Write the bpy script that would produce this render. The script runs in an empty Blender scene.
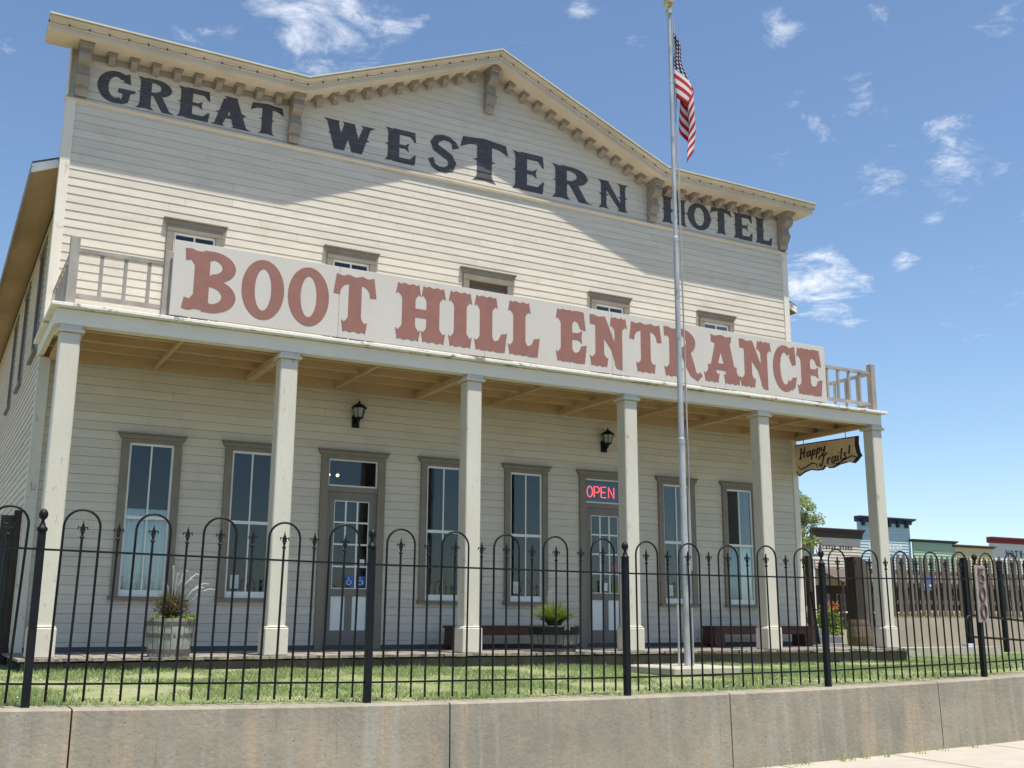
import bpy, bmesh, math, random
from mathutils import Vector, Matrix
from mathutils.geometry import delaunay_2d_cdt
random.seed(7)
rnd = random.random
def ru(a, b): return a + (b - a) * random.random()
sin, cos, pi = math.sin, math.cos, math.pi
sc = bpy.context.scene
COL = sc.collection

# ------------------------------------------------------------------ materials
def new_mat(name):
    m = bpy.data.materials.new(name); m.use_nodes = True
    nt = m.node_tree; b = nt.nodes['Principled BSDF']
    return m, nt, b
def nd(nt, t, **kw):
    n = nt.nodes.new(t)
    for k, v in kw.items():
        if k in n.inputs: n.inputs[k].default_value = v
        else: setattr(n, k, v)
    return n
def mat(name, col, rough=.7, var=.15, scale=3., stretch=(1, 1, 1), bump=0., bscale=40., metal=0., spec=.35,
        dirt=None, dirt_amt=.5, dscale=2., dstretch=(1, 1, 1), dlo=.5, dhi=.65, rand=0., island=0.):
    m, nt, b = new_mat(name); L = nt.links.new
    tc = nd(nt, 'ShaderNodeTexCoord')
    mp = nd(nt, 'ShaderNodeMapping'); mp.inputs['Scale'].default_value = stretch; L(tc.outputs['Object'], mp.inputs['Vector'])
    n1 = nd(nt, 'ShaderNodeTexNoise', Scale=scale, Detail=5.); L(mp.outputs[0], n1.inputs['Vector'])
    mr = nd(nt, 'ShaderNodeMapRange'); mr.inputs[1].default_value = .3; mr.inputs[2].default_value = .7
    mr.inputs[3].default_value = 1 - var; mr.inputs[4].default_value = 1 + var
    L(n1.outputs['Fac'], mr.inputs[0])
    vm = nd(nt, 'ShaderNodeVectorMath', operation='SCALE'); vm.inputs[0].default_value = col[:3]; L(mr.outputs[0], vm.inputs['Scale'])
    out = vm.outputs[0]
    if island:
        ge = nd(nt, 'ShaderNodeNewGeometry'); m3 = nd(nt, 'ShaderNodeMapRange'); m3.inputs[3].default_value = 1 - island; m3.inputs[4].default_value = 1 + island
        L(ge.outputs['Random Per Island'], m3.inputs[0]); v3 = nd(nt, 'ShaderNodeVectorMath', operation='SCALE'); L(out, v3.inputs[0]); L(m3.outputs[0], v3.inputs['Scale']); out = v3.outputs[0]
    if rand:
        oi = nd(nt, 'ShaderNodeObjectInfo'); m2 = nd(nt, 'ShaderNodeMapRange'); m2.inputs[3].default_value = 1 - rand; m2.inputs[4].default_value = 1 + rand
        L(oi.outputs['Random'], m2.inputs[0]); v2 = nd(nt, 'ShaderNodeVectorMath', operation='SCALE'); L(out, v2.inputs[0]); L(m2.outputs[0], v2.inputs['Scale']); out = v2.outputs[0]
    if dirt:
        mp2 = nd(nt, 'ShaderNodeMapping'); mp2.inputs['Scale'].default_value = dstretch; L(tc.outputs['Object'], mp2.inputs['Vector'])
        n2 = nd(nt, 'ShaderNodeTexNoise', Scale=dscale, Detail=7., Roughness=.65); L(mp2.outputs[0], n2.inputs['Vector'])
        r2 = nd(nt, 'ShaderNodeMapRange'); r2.inputs[1].default_value = dlo; r2.inputs[2].default_value = dhi; r2.inputs[4].default_value = dirt_amt
        L(n2.outputs['Fac'], r2.inputs[0])
        mx = nd(nt, 'ShaderNodeMix', data_type='RGBA'); L(r2.outputs[0], mx.inputs[0]); L(out, mx.inputs[6]); mx.inputs[7].default_value = (*dirt[:3], 1); out = mx.outputs[2]
    L(out, b.inputs['Base Color'])
    b.inputs['Roughness'].default_value = rough; b.inputs['Metallic'].default_value = metal
    b.inputs['Specular IOR Level'].default_value = spec
    if bump:
        n3 = nd(nt, 'ShaderNodeTexNoise', Scale=bscale, Detail=4.); L(mp.outputs[0], n3.inputs['Vector'])
        bp = nd(nt, 'ShaderNodeBump', Strength=bump, Distance=.01); L(n3.outputs['Fac'], bp.inputs['Height']); L(bp.outputs[0], b.inputs['Normal'])
    return m
M = {}
M['siding'] = mat('siding_paint', (.625, .565, .465), .6, .05, 1.3, (1, 1, 9), .25, 60, dirt=(.42, .36, .28), dirt_amt=.3, dscale=2.2, dstretch=(1, 1, 1.2), dlo=.5, dhi=.75, island=.045)
M['cream'] = mat('cream_trim_paint', (.72, .66, .55), .55, .05, 2, (1, 1, 1), .2, 30, dirt=(.33, .27, .2), dirt_amt=.55, dscale=5, dstretch=(1, 1, .6), dlo=.62, dhi=.7)
M['post'] = mat('post_paint', (.60, .555, .47), .55, .06, 2, (1, 1, .4), .3, 30, dirt=(.30, .25, .19), dirt_amt=.7, dscale=11, dstretch=(1, 1, .45), dlo=.61, dhi=.68)
M['beam'] = mat('beam_paint', (.74, .68, .60), .55, .05, 2, (.5, 1, 1), .2, 30, dirt=(.4, .35, .3), dirt_amt=.4, dscale=4, dlo=.6, dhi=.75)
M['peel'] = mat('peeling_white_paint', (.80, .77, .70), .6, .08, 6, (1, 1, 1), .4, 50, dirt=(.2, .16, .12), dirt_amt=.85, dscale=9, dstretch=(.6, 1, 1), dlo=.56, dhi=.62)
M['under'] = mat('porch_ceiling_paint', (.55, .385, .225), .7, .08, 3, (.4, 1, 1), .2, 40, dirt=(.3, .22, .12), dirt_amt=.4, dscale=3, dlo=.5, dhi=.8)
M['taupe'] = mat('taupe_trim_paint', (.225, .19, .145), .55, .1, 4, (1, 1, 1), .2, 50)
M['taupe2'] = mat('door_paint', (.19, .17, .145), .5, .1, 4)
M['bracket'] = mat('bracket_paint', (.29, .25, .20), .6, .12, 5, dirt=(.5, .38, .28), dirt_amt=.5, dscale=3, dlo=.55, dhi=.7)
M['cornice'] = mat('cornice_paint', (.62, .53, .41), .55, .07, 2, dirt=(.45, .33, .26), dirt_amt=.45, dscale=1.4, dlo=.5, dhi=.75)
M['white'] = mat('white_sash_paint', (.78, .78, .74), .45, .04, 4)
M['rail'] = mat('weathered_rail_wood', (.34, .305, .27), .8, .22, 6, (1, 1, .3), .5, 40)
M['sign'] = mat('sign_board_paint', (.60, .55, .485), .5, .035, 1.5, (1, 1, 1), .1, 30, dirt=(.5, .46, .38), dirt_amt=.35, dscale=2.5, dstretch=(1, 1, .4), dlo=.58, dhi=.75)
M['red'] = mat('red_brown_letter_paint', (.30, .14, .11), .55, .07, 6, spec=.3)
M['slate'] = mat('slate_letter_paint', (.068, .066, .074), .6, .2, 10)
M['ink'] = mat('dark_ink', (.05, .02, .012), .6, .1, 8)
M['roofing'] = mat('weathered_roofing', (.12, .10, .085), .9, .2, 10, bump=.5)
M['metal'] = mat('drip_edge_metal', (.60, .58, .42), .4, .1, 6, metal=.2)
M['iron'] = mat('black_iron_paint', (.007, .008, .010), .5, .3, 12, bump=.15, bscale=80, spec=.25, dirt=(.07, .04, .03), dirt_amt=.5, dscale=9, dlo=.66, dhi=.74)
M['gal'] = mat('galvanised_steel', (.44, .45, .45), .5, .25, 7, (1, 1, .35), .1, 30, metal=.25, dirt=(.22, .2, .19), dirt_amt=.6, dscale=5, dstretch=(1, 1, .8), dlo=.56, dhi=.64)
M['gold'] = mat('pale_gold_ball', (.62, .50, .26), .35, .1, 6, metal=.5)
M['bench'] = mat('red_brown_bench_paint', (.085, .028, .022), .5, .15, 4, (1, 1, 1), .2, 30)
M['deckfloor'] = mat('porch_floor_boards', (.32, .28, .23), .8, .25, 6, (6, .5, 1), .5, 40, dirt=(.08, .07, .06), dirt_amt=.75, dscale=6, dlo=.48, dhi=.6)
M['riser'] = mat('porch_riser_wood', (.11, .095, .075), .9, .2, 5, bump=.5)
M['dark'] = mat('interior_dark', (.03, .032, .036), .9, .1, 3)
M['curtain'] = mat('lace_and_reflection', (.85, .87, .86), .9, .12, 18, (1, 1, .08))  # lace, and the painted pale reflection in the rightmost window
M['paper'] = mat('white_paper', (.75, .75, .72), .8, .05, 8)
M['blue'] = mat('blue_sticker', (.03, .13, .45), .5, .05, 8)
M['concrete'] = None
M['oldwood'] = mat('grey_weathered_wood', (.13, .11, .09), .9, .3, 8, (2, 2, .3), .6, 40, rand=.25)
M['darkwood'] = mat('dark_brown_wood', (.045, .032, .024), .8, .3, 8, (2, 2, .3), .5, 40)
M['barrelA'] = mat('whitewashed_barrel', (.33, .34, .31), .85, .2, 9, (1, 1, .3), .5, 40, dirt=(.24, .14, .06), dirt_amt=.8, dscale=3, dstretch=(1, 1, 3), dlo=.48, dhi=.62)
M['barrelB'] = mat('grey_barrel_staves', (.17, .165, .155), .85, .3, 9, (1, 1, .3), .5, 40)
M['barrelC'] = mat('brown_barrel_staves', (.16, .12, .075), .85, .3, 9, (1, 1, .3), .5, 40)
M['hoop'] = mat('rusty_hoop', (.13, .11, .1), .7, .3, 20)
M['soil'] = mat('potting_soil', (.05, .035, .025), .95, .3, 30)
M['sidewalk'] = mat('sidewalk_concrete', (.42, .38, .32), .85, .07, 4, bump=.2, bscale=120)
M['kerbc'] = mat('kerb_concrete', (.48, .45, .40), .85, .1, 4, bump=.2, bscale=120)
M['asphalt'] = mat('asphalt', (.08, .078, .075), .9, .25, 60, bump=.4, bscale=200)
M['earth'] = mat('dry_grass_ground', (.19, .175, .09), .95, .3, 5, dirt=(.25, .2, .13), dirt_amt=.6, dscale=.6, dlo=.45, dhi=.65)
M['retain'] = mat('tan_concrete', (.42, .36, .29), .9, .12, 2, dirt=(.25, .2, .16), dirt_amt=.4, dscale=1.2, dlo=.5, dhi=.7)
M['slab'] = mat('pad_concrete', (.40, .37, .30), .9, .1, 6, bump=.3)
M['rock'] = mat('pale_limestone', (.46, .44, .42), .9, .25, 5, bump=.5)
M['signwood'] = mat('tan_sign_face', (.70, .55, .35), .6, .12, 5)
M['lampglass'] = mat('lamp_glass', (.30, .31, .28), .2, .05, 5, spec=.6)
M['bark'] = mat('bark', (.14, .10, .07), .9, .3, 12, bump=.6)

def leafmat(name, c1, c2, tr=.3):
    m, nt, b = new_mat(name); L = nt.links.new
    g = nd(nt, 'ShaderNodeNewGeometry'); mx = nd(nt, 'ShaderNodeMix', data_type='RGBA')
    mx.inputs[6].default_value = (*c1, 1); mx.inputs[7].default_value = (*c2, 1)
    L(g.outputs['Random Per Island'], mx.inputs[0]); L(mx.outputs[2], b.inputs['Base Color'])
    b.inputs['Roughness'].default_value = .6; b.inputs['Specular IOR Level'].default_value = .2
    t = nd(nt, 'ShaderNodeBsdfTranslucent'); L(mx.outputs[2], t.inputs['Color'])
    ms = nd(nt, 'ShaderNodeMixShader'); ms.inputs[0].default_value = tr
    L(b.outputs[0], ms.inputs[1]); L(t.outputs[0], ms.inputs[2]); L(ms.outputs[0], nt.nodes['Material Output'].inputs['Surface'])
    return m
M['grass'] = leafmat('grass_blades', (.19, .29, .085), (.46, .51, .26), .4)
M['clover'] = leafmat('clover_heads', (.55, .55, .46), (.75, .74, .68), .1)
M['leafG'] = leafmat('bright_leaves', (.10, .17, .02), (.26, .32, .06))
M['leafR'] = leafmat('purple_leaves', (.07, .045, .025), (.20, .17, .08))
M['plume'] = leafmat('pale_plumes', (.5, .45, .40), (.65, .6, .55))
M['leafT'] = leafmat('tree_leaves', (.18, .24, .08), (.42, .46, .20))
M['petal'] = leafmat('orange_petals', (.5, .12, .03), (.6, .25, .12))

def lawn_mat():
    m, nt, b = new_mat('lawn_soil'); L = nt.links.new
    tc = nd(nt, 'ShaderNodeTexCoord'); n = nd(nt, 'ShaderNodeTexNoise', Scale=1.3, Detail=8., Roughness=.7); L(tc.outputs['Object'], n.inputs['Vector'])
    cr = nd(nt, 'ShaderNodeValToRGB'); e = cr.color_ramp.elements
    e[0].position = .35; e[0].color = (.15, .21, .06, 1); e[1].position = .7; e[1].color = (.34, .31, .19, 1)
    L(n.outputs['Fac'], cr.inputs[0]); L(cr.outputs[0], b.inputs['Base Color']); b.inputs['Roughness'].default_value = .95
    return m
M['lawn'] = lawn_mat()
def concrete_mat():
    m, nt, b = new_mat('stained_wall_concrete'); L = nt.links.new
    tc = nd(nt, 'ShaderNodeTexCoord')
    def noise(sc_, st, det=6., r=.6):
        mp = nd(nt, 'ShaderNodeMapping'); mp.inputs['Scale'].default_value = st; L(tc.outputs['Object'], mp.inputs[0])
        n = nd(nt, 'ShaderNodeTexNoise', Scale=sc_, Detail=det, Roughness=r); L(mp.outputs[0], n.inputs['Vector']); return n.outputs['Fac']
    def mix(f, lo, hi, amt, a, colb):
        r = nd(nt, 'ShaderNodeMapRange'); r.inputs[1].default_value = lo; r.inputs[2].default_value = hi; r.inputs[4].default_value = amt; L(f, r.inputs[0])
        x = nd(nt, 'ShaderNodeMix', data_type='RGBA'); L(r.outputs[0], x.inputs[0])
        if isinstance(a, tuple): x.inputs[6].default_value = (*a, 1)
        else: L(a, x.inputs[6])
        x.inputs[7].default_value = (*colb, 1); return x.outputs[2]
    c = mix(noise(1.6, (1, 1, 1)), .35, .7, .9, (.33, .295, .225), (.22, .205, .165))
    c = mix(noise(2.4, (2.2, 2.2, .22)), .50, .66, .85, c, (.40, .315, .225))
    c = mix(noise(3.1, (3, 3, .15)), .55, .75, .6, c, (.39, .38, .34))
    c = mix(noise(2.2, (1.6, 1.6, .3)), .58, .75, .55, c, (.17, .15, .14))
    c = mix(noise(9., (1, 1, 1), 12., .75), .45, .75, .35, c, (.16, .145, .12)); c = mix(noise(7., (4, 4, .12), 8., .7), .60, .70, .5, c, (.13, .115, .095))
    c = mix(noise(42., (1, 1, 1), 2.), .70, .73, .8, c, (.06, .055, .05))
    L(c, b.inputs['Base Color']); b.inputs['Roughness'].default_value = .9; b.inputs['Specular IOR Level'].default_value = .2
    bp = nd(nt, 'ShaderNodeBump', Strength=.35, Distance=.02); L(noise(30., (1, 1, 1)), bp.inputs['Height']); L(bp.outputs[0], b.inputs['Normal'])
    return m
M['concrete'] = concrete_mat()
def glass_mat():
    m, nt, b = new_mat('window_glass'); L = nt.links.new
    nt.nodes.remove(b)
    t = nd(nt, 'ShaderNodeBsdfTransparent', Color=(.9, .95, .95, 1)); g = nd(nt, 'ShaderNodeBsdfGlossy', Color=(.9, .95, 1, 1), Roughness=.03)
    lw = nd(nt, 'ShaderNodeFresnel', IOR=1.42)
    nz = nd(nt, 'ShaderNodeTexNoise', Scale=1.6); tc = nd(nt, 'ShaderNodeTexCoord'); L(tc.outputs['Object'], nz.inputs['Vector'])
    bp = nd(nt, 'ShaderNodeBump', Strength=.015, Distance=.05); L(nz.outputs['Fac'], bp.inputs['Height']); L(bp.outputs[0], g.inputs['Normal'])
    ms = nd(nt, 'ShaderNodeMixShader'); L(lw.outputs[0], ms.inputs[0]); L(t.outputs[0], ms.inputs[1]); L(g.outputs[0], ms.inputs[2])
    L(ms.outputs[0], nt.nodes['Material Output'].inputs['Surface']); return m
M['glass'] = glass_mat()
def emis(name, col, s):
    m, nt, b = new_mat(name); b.inputs['Base Color'].default_value = (*col, 1)
    b.inputs['Emission Color'].default_value = (*col, 1); b.inputs['Emission Strength'].default_value = s; return m
M['neon'] = emis('red_neon', (1., .07, .08), 1.6)
M['warm'] = emis('warm_bulb', (1., .55, .25), 5.)
def flag_mat():
    m, nt, b = new_mat('flag_cloth'); L = nt.links.new
    uv = nd(nt, 'ShaderNodeUVMap'); s = nd(nt, 'ShaderNodeSeparateXYZ'); L(uv.outputs[0], s.inputs[0])
    def mth(op, a, c=None):
        n = nd(nt, 'ShaderNodeMath', operation=op)
        for i, x in enumerate((a, c)):
            if x is None: continue
            if isinstance(x, (int, float)): n.inputs[i].default_value = x
            else: L(x, n.inputs[i])
        return n.outputs[0]
    U, V = s.outputs[0], s.outputs[1]
    st = mth('GREATER_THAN', mth('MODULO', mth('MULTIPLY', V, 6.5), 1.), .5)     # V: 0 at the top edge
    mx = nd(nt, 'ShaderNodeMix', data_type='RGBA'); L(st, mx.inputs[0]); mx.inputs[6].default_value = (.55, .015, .03, 1); mx.inputs[7].default_value = (.8, .78, .76, 1)
    can = mth('MULTIPLY', mth('LESS_THAN', U, .4), mth('LESS_THAN', V, 7 / 13))
    fx = mth('SUBTRACT', mth('FRACT', mth('MULTIPLY', U, 15.)), .5); fy = mth('SUBTRACT', mth('FRACT', mth('MULTIPLY', V, 9 / .54)), .5)
    star = mth('LESS_THAN', mth('ADD', mth('MULTIPLY', fx, fx), mth('MULTIPLY', fy, fy)), .07)
    cm = nd(nt, 'ShaderNodeMix', data_type='RGBA'); L(star, cm.inputs[0]); cm.inputs[6].default_value = (.012, .018, .07, 1); cm.inputs[7].default_value = (.8, .8, .8, 1)
    m2 = nd(nt, 'ShaderNodeMix', data_type='RGBA'); L(can, m2.inputs[0]); L(mx.outputs[2], m2.inputs[6]); L(cm.outputs[2], m2.inputs[7])
    L(m2.outputs[2], b.inputs['Base Color']); b.inputs['Roughness'].default_value = .8
    t = nd(nt, 'ShaderNodeBsdfTranslucent'); L(m2.outputs[2], t.inputs['Color'])
    ms = nd(nt, 'ShaderNodeMixShader'); ms.inputs[0].default_value = .3; L(b.outputs[0], ms.inputs[1]); L(t.outputs[0], ms.inputs[2]); L(ms.outputs[0], nt.nodes['Material Output'].inputs['Surface'])
    return m
M['flag'] = flag_mat()

# ------------------------------------------------------------------ mesh helpers
class MB:
    def __init__(s): s.v = []; s.f = []; s.uv = None
    def add(s, vs, fs):
        o = len(s.v); s.v += [tuple(p) for p in vs]; s.f += [tuple(o + i for i in f) for f in fs]; return s
    def box(s, a, b):
        x0, y0, z0 = [min(a[i], b[i]) for i in range(3)]; x1, y1, z1 = [max(a[i], b[i]) for i in range(3)]
        return s.add([(x0, y0, z0), (x1, y0, z0), (x1, y1, z0), (x0, y1, z0), (x0, y0, z1), (x1, y0, z1), (x1, y1, z1), (x0, y1, z1)],
              [(0, 3, 2, 1), (4, 5, 6, 7), (0, 1, 5, 4), (1, 2, 6, 5), (2, 3, 7, 6), (3, 0, 4, 7)])
    def prism(s, poly, a, b, ax='y'):
        """poly of (u,w) swept along axis from a to b. ax y: (x,z); ax x: (y,z); ax z: (x,y)"""
        f = {'y': lambda u, w, t: (u, t, w), 'x': lambda u, w, t: (t, u, w), 'z': lambda u, w, t: (u, w, t)}[ax]
        n = len(poly); vs = [f(u, w, a) for u, w in poly] + [f(u, w, b) for u, w in poly]
        return s.add(vs, [tuple(range(n)), tuple(range(2 * n - 1, n - 1, -1))] + [(i, i + n, (i + 1) % n + n, (i + 1) % n) for i in range(n)])
    def tube(s, path, r, n=6, caps=True):
        P = [Vector(p) for p in path]; R = r if isinstance(r, (list, tuple)) else [r] * len(P)
        vs = []; up = None
        for i, p in enumerate(P):
            t = (P[min(i + 1, len(P) - 1)] - P[max(i - 1, 0)]).normalized()
            if up is None: up = t.orthogonal().normalized()
            up = (up - t * up.dot(t)).normalized(); w = t.cross(up)
            for k in range(n):
                a = 2 * pi * k / n; vs.append(p + (up * cos(a) + w * sin(a)) * R[i])
        fs = [(i * n + k, i * n + (k + 1) % n, (i + 1) * n + (k + 1) % n, (i + 1) * n + k) for i in range(len(P) - 1) for k in range(n)]
        if caps: fs += [tuple(range(n - 1, -1, -1)), tuple(range((len(P) - 1) * n, len(P) * n))]
        return s.add(vs, fs)
    def lathe(s, prof, c=(0, 0, 0), n=16, a0=0., sx=1., sy=1.):
        vs = [(c[0] + r * cos(a0 + 2 * pi * k / n) * sx, c[1] + r * sin(a0 + 2 * pi * k / n) * sy, c[2] + z) for r, z in prof for k in range(n)]
        m = len(prof)
        fs = [(i * n + k, i * n + (k + 1) % n, (i + 1) * n + (k + 1) % n, (i + 1) * n + k) for i in range(m - 1) for k in range(n)]
        fs += [tuple(range(n - 1, -1, -1)), tuple(range((m - 1) * n, m * n))]
        return s.add(vs, fs)
    def build(s, name, m, parent=None, smooth=False, bevel=0., loc=None):
        me = bpy.data.meshes.new(name); me.from_pydata(s.v, [], s.f); me.update()
        if s.uv:
            l = me.uv_layers.new(name='UVMap')
            for lp in me.loops: l.data[lp.index].uv = s.uv[lp.vertex_index]
        me.materials.append(M[m] if isinstance(m, str) else m)
        bm = bmesh.new(); bm.from_mesh(me); bmesh.ops.recalc_face_normals(bm, faces=bm.faces); bm.to_mesh(me); bm.free()
        if smooth:
            for p in me.polygons: p.use_smooth = True
        o = bpy.data.objects.new(name, me); COL.objects.link(o)
        if parent: o.parent = parent
        if loc: o.location = loc
        if bevel:
            b = o.modifiers.new('bevel', 'BEVEL'); b.width = bevel; b.segments = 1; b.limit_method = 'ANGLE'
        return o
def tag(o, label=None, cat=None, group=None, kind=None):
    if label: o['label'] = label
    if cat: o['category'] = cat
    if group: o['group'] = group
    if kind: o['kind'] = kind
    return o
def thing(name, loc, label, cat, group=None, rz=0.):
    o = bpy.data.objects.new(name, None); COL.objects.link(o); o.location = loc; o.rotation_euler = (0, 0, rz); o.empty_display_size = .2
    return tag(o, label, cat, group)
def copy_tree(o, parent=None):
    kids = list(o.children); c = o.copy(); COL.objects.link(c)
    if parent: c.parent = parent
    for ch in kids: copy_tree(ch, c)
    return c

# ------------------------------------------------------------------ lettering (unit-height glyphs as overlapping polygons)
def ring(cx, cy, rx, ry, ts, tt, a0=0, a1=360, n=28):
    out = []
    for i in range(n):
        a = math.radians(a0 + (a1 - a0) * i / n); b = math.radians(a0 + (a1 - a0) * (i + 1) / n)
        f = lambda t, r1, r2: (cx + r1 * cos(t), cy + r2 * sin(t))
        out.append([f(a, rx, ry), f(b, rx, ry), f(b, rx - ts, ry - tt), f(a, rx - ts, ry - tt)])
    return out
def stroke(pts):
    """pts: (x,y,width)"""
    out = []; P = [(Vector((p[0], p[1])), p[2]) for p in pts]; off = []
    for i, (p, w) in enumerate(P):
        t = (P[min(i + 1, len(P) - 1)][0] - P[max(i - 1, 0)][0]).normalized(); nrm = Vector((-t.y, t.x)) * w / 2
        off.append((p + nrm, p - nrm))
    for i in range(len(P) - 1): out.append([tuple(off[i][0]), tuple(off[i][1]), tuple(off[i + 1][1]), tuple(off[i + 1][0])])
    return out
def rect(x0, y0, x1, y1): return [[(x0, y0), (x1, y0), (x1, y1), (x0, y1)]]
def footA(cx, w, l, r, top=False):
    """tuscan serif; l,r = reach to the left / right of cx"""
    def side(s, e):
        return [(s * w / 2, .36), (s * w / 2, .27), (s * (w / 2 + .015), .225), (s * (w / 2 + .05), .19), (s * (e - .05), .165), (s * e, .195), (s * (e - .035), -.005), (s * (e * .62), .018), (s * (e * .35), -.008)]
    p = side(1, r) + [(0, .02)] + side(-1, l)[::-1]
    p = [(cx + x, 1 - y if top else y) for x, y in p]
    return [p]
def stemA(cx, w=.27, l=.27, r=.27, lt=None, rt=None):
    return rect(cx - w / 2, .3, cx + w / 2, .7) + footA(cx, w, l, r) + footA(cx, w, lt or l, rt or r, True)
def armA(x0, x1, top=False, h=.36):
    p = [(x0, -.0), (x0 + (x1 - x0) * .3, .018), (x0 + (x1 - x0) * .55, -.008), (x1 - .045, .005), (x1, h), (x1 - .125, h - .03), (x1 - .17, .225), (x1 - .24, .19), (x0, .185)]
    return [[(x, 1 - y if top else y) for x, y in p]]
def TA():
    w = .27
    bar = [(.0, .64), (.055, .985), (.19, .955), (.30, .99), (.45, .955), (.60, .99), (.71, .955), (.845, .985), (.90, .64), (.765, .63), (.745, .73), (.68, .80), (.585, .83), (.585, .7), (.315, .7), (.315, .83), (.22, .80), (.155, .73), (.135, .63)]
    return [bar] + rect(.315, .3, .585, .75) + footA(.45, w, .27, .27)
GA = {
 'B': (.86, lambda: rect(.16, .03, .40, .97) + [[(.02, .8), (0, .99), (.1, 1.0), (.2, .965), (.4, .995), (.4, .8), (.16, .74), (.1, .82)], [(.02, .2), (-.01, .02), (.1, 0), (.2, .035), (.4, .005), (.4, .2), (.16, .26), (.1, .18)]]
      + ring(.43, .745, .38, .255, .215, .135, -90, 90) + ring(.41, .275, .42, .28, .225, .14, -90, 90) + rect(.3, .845, .44, .998) + rect(.3, .0, .42, .152) + rect(.3, .43, .44, .6)),
 'O': (.70, lambda: ring(.35, .5, .35, .5, .215, .15, n=40)),
 'T': (.90, TA),
 'H': (.95, lambda: stemA(.245, .25, .245, .225) + stemA(.705, .25, .225, .245) + rect(.3, .42, .66, .575)),
 'I': (.47, lambda: stemA(.235, .25, .235, .235)),
 'L': (.66, lambda: stemA(.235, .25, .235, .235) + armA(.2, .66)),
 'E': (.68, lambda: stemA(.235, .25, .235, .2) + armA(.2, .68) + armA(.2, .66, True) + rect(.3, .44, .48, .575) + [[(.46, .46), (.58, .385), (.565, .5), (.58, .635), (.46, .555)]]),
 'N': (.88, lambda: rect(.13, .2, .33, .85) + footA(.23, .2, .23, .2) + [[(.0, .99), (.01, .81), (.13, .8), (.5, .35), (.62, .0), (.76, -.02), (.76, .1), (.36, .99), (.2, .965), (.1, .995)]]
      + rect(.58, .05, .76, .8) + footA(.67, .18, .2, .21, True)),
 'R': (.90, lambda: rect(.13, .3, .38, .97) + footA(.25, .25, .25, .2) + [[(.02, .8), (0, .99), (.1, 1.0), (.2, .965), (.4, .995), (.4, .8), (.14, .74), (.1, .82)]] + ring(.40, .73, .37, .27, .23, .15, -90, 90) + rect(.3, .85, .41, 1.0) + rect(.3, .46, .41, .61)
      + stroke([(.42, .56, .22), (.55, .46, .24), (.62, .28, .22), (.70, .10, .17), (.80, .04, .15), (.90, .12, .08)])),
 'A': (.95, lambda: [[(.12, .12), (.28, .12), (.52, .86), (.40, .97), (.30, .8)], [(.60, .12), (.84, .12), (.66, .97), (.38, .97), (.38, .86)]] + rect(.26, .26, .72, .40)
      + footA(.2, .18, .2, .2) + footA(.73, .24, .22, .22) + [[(.2, .99), (.2, .84), (.34, .8), (.62, .8), (.72, .86), (.74, .99), (.6, .965), (.45, 1.0), (.3, .965)]]),
 'C': (.68, lambda: ring(.34, .5, .34, .5, .21, .15, 52, 318) + [[(.5, .96), (.64, 1.0), (.67, .62), (.56, .58), (.48, .74)], [(.47, .2), (.55, .32), (.68, .34), (.62, .12), (.52, .04)]]),
}
def stemB(cx, w=.26, e=.19, spur=True, y0=0., y1=1.):
    h = y1 - y0
    p = [(w / 2, y0 + .5 * h), (w / 2, y0 + .16), (w / 2 + .02, y0 + .08), (e, y0), (0, y0 + .03), (-e, y0), (-w / 2 - .02, y0 + .08), (-w / 2, y0 + .16), (-w / 2, y0 + .5 * h),
         (-w / 2, y1 - .16), (-w / 2 - .02, y1 - .08), (-e, y1), (0, y1 - .03), (e, y1), (w / 2 + .02, y1 - .08), (w / 2, y1 - .16)]
    out = [[(cx + x, y) for x, y in p]]
    if spur: out.append([(cx - w / 2 - .075, .5), (cx, .42), (cx + w / 2 + .075, .5), (cx, .58)])
    return out
def wedge(x0, x1, y, t, h, up):  # horizontal arm ending in a wedge
    s = 1 if up else -1
    return [[(x0, y), (x1 - .02, y), (x1 + .01, y + s * h), (x1 - .04, y + s * h * .93), (x1 - .14, y + s * t), (x0, y + s * t)]]
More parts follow.
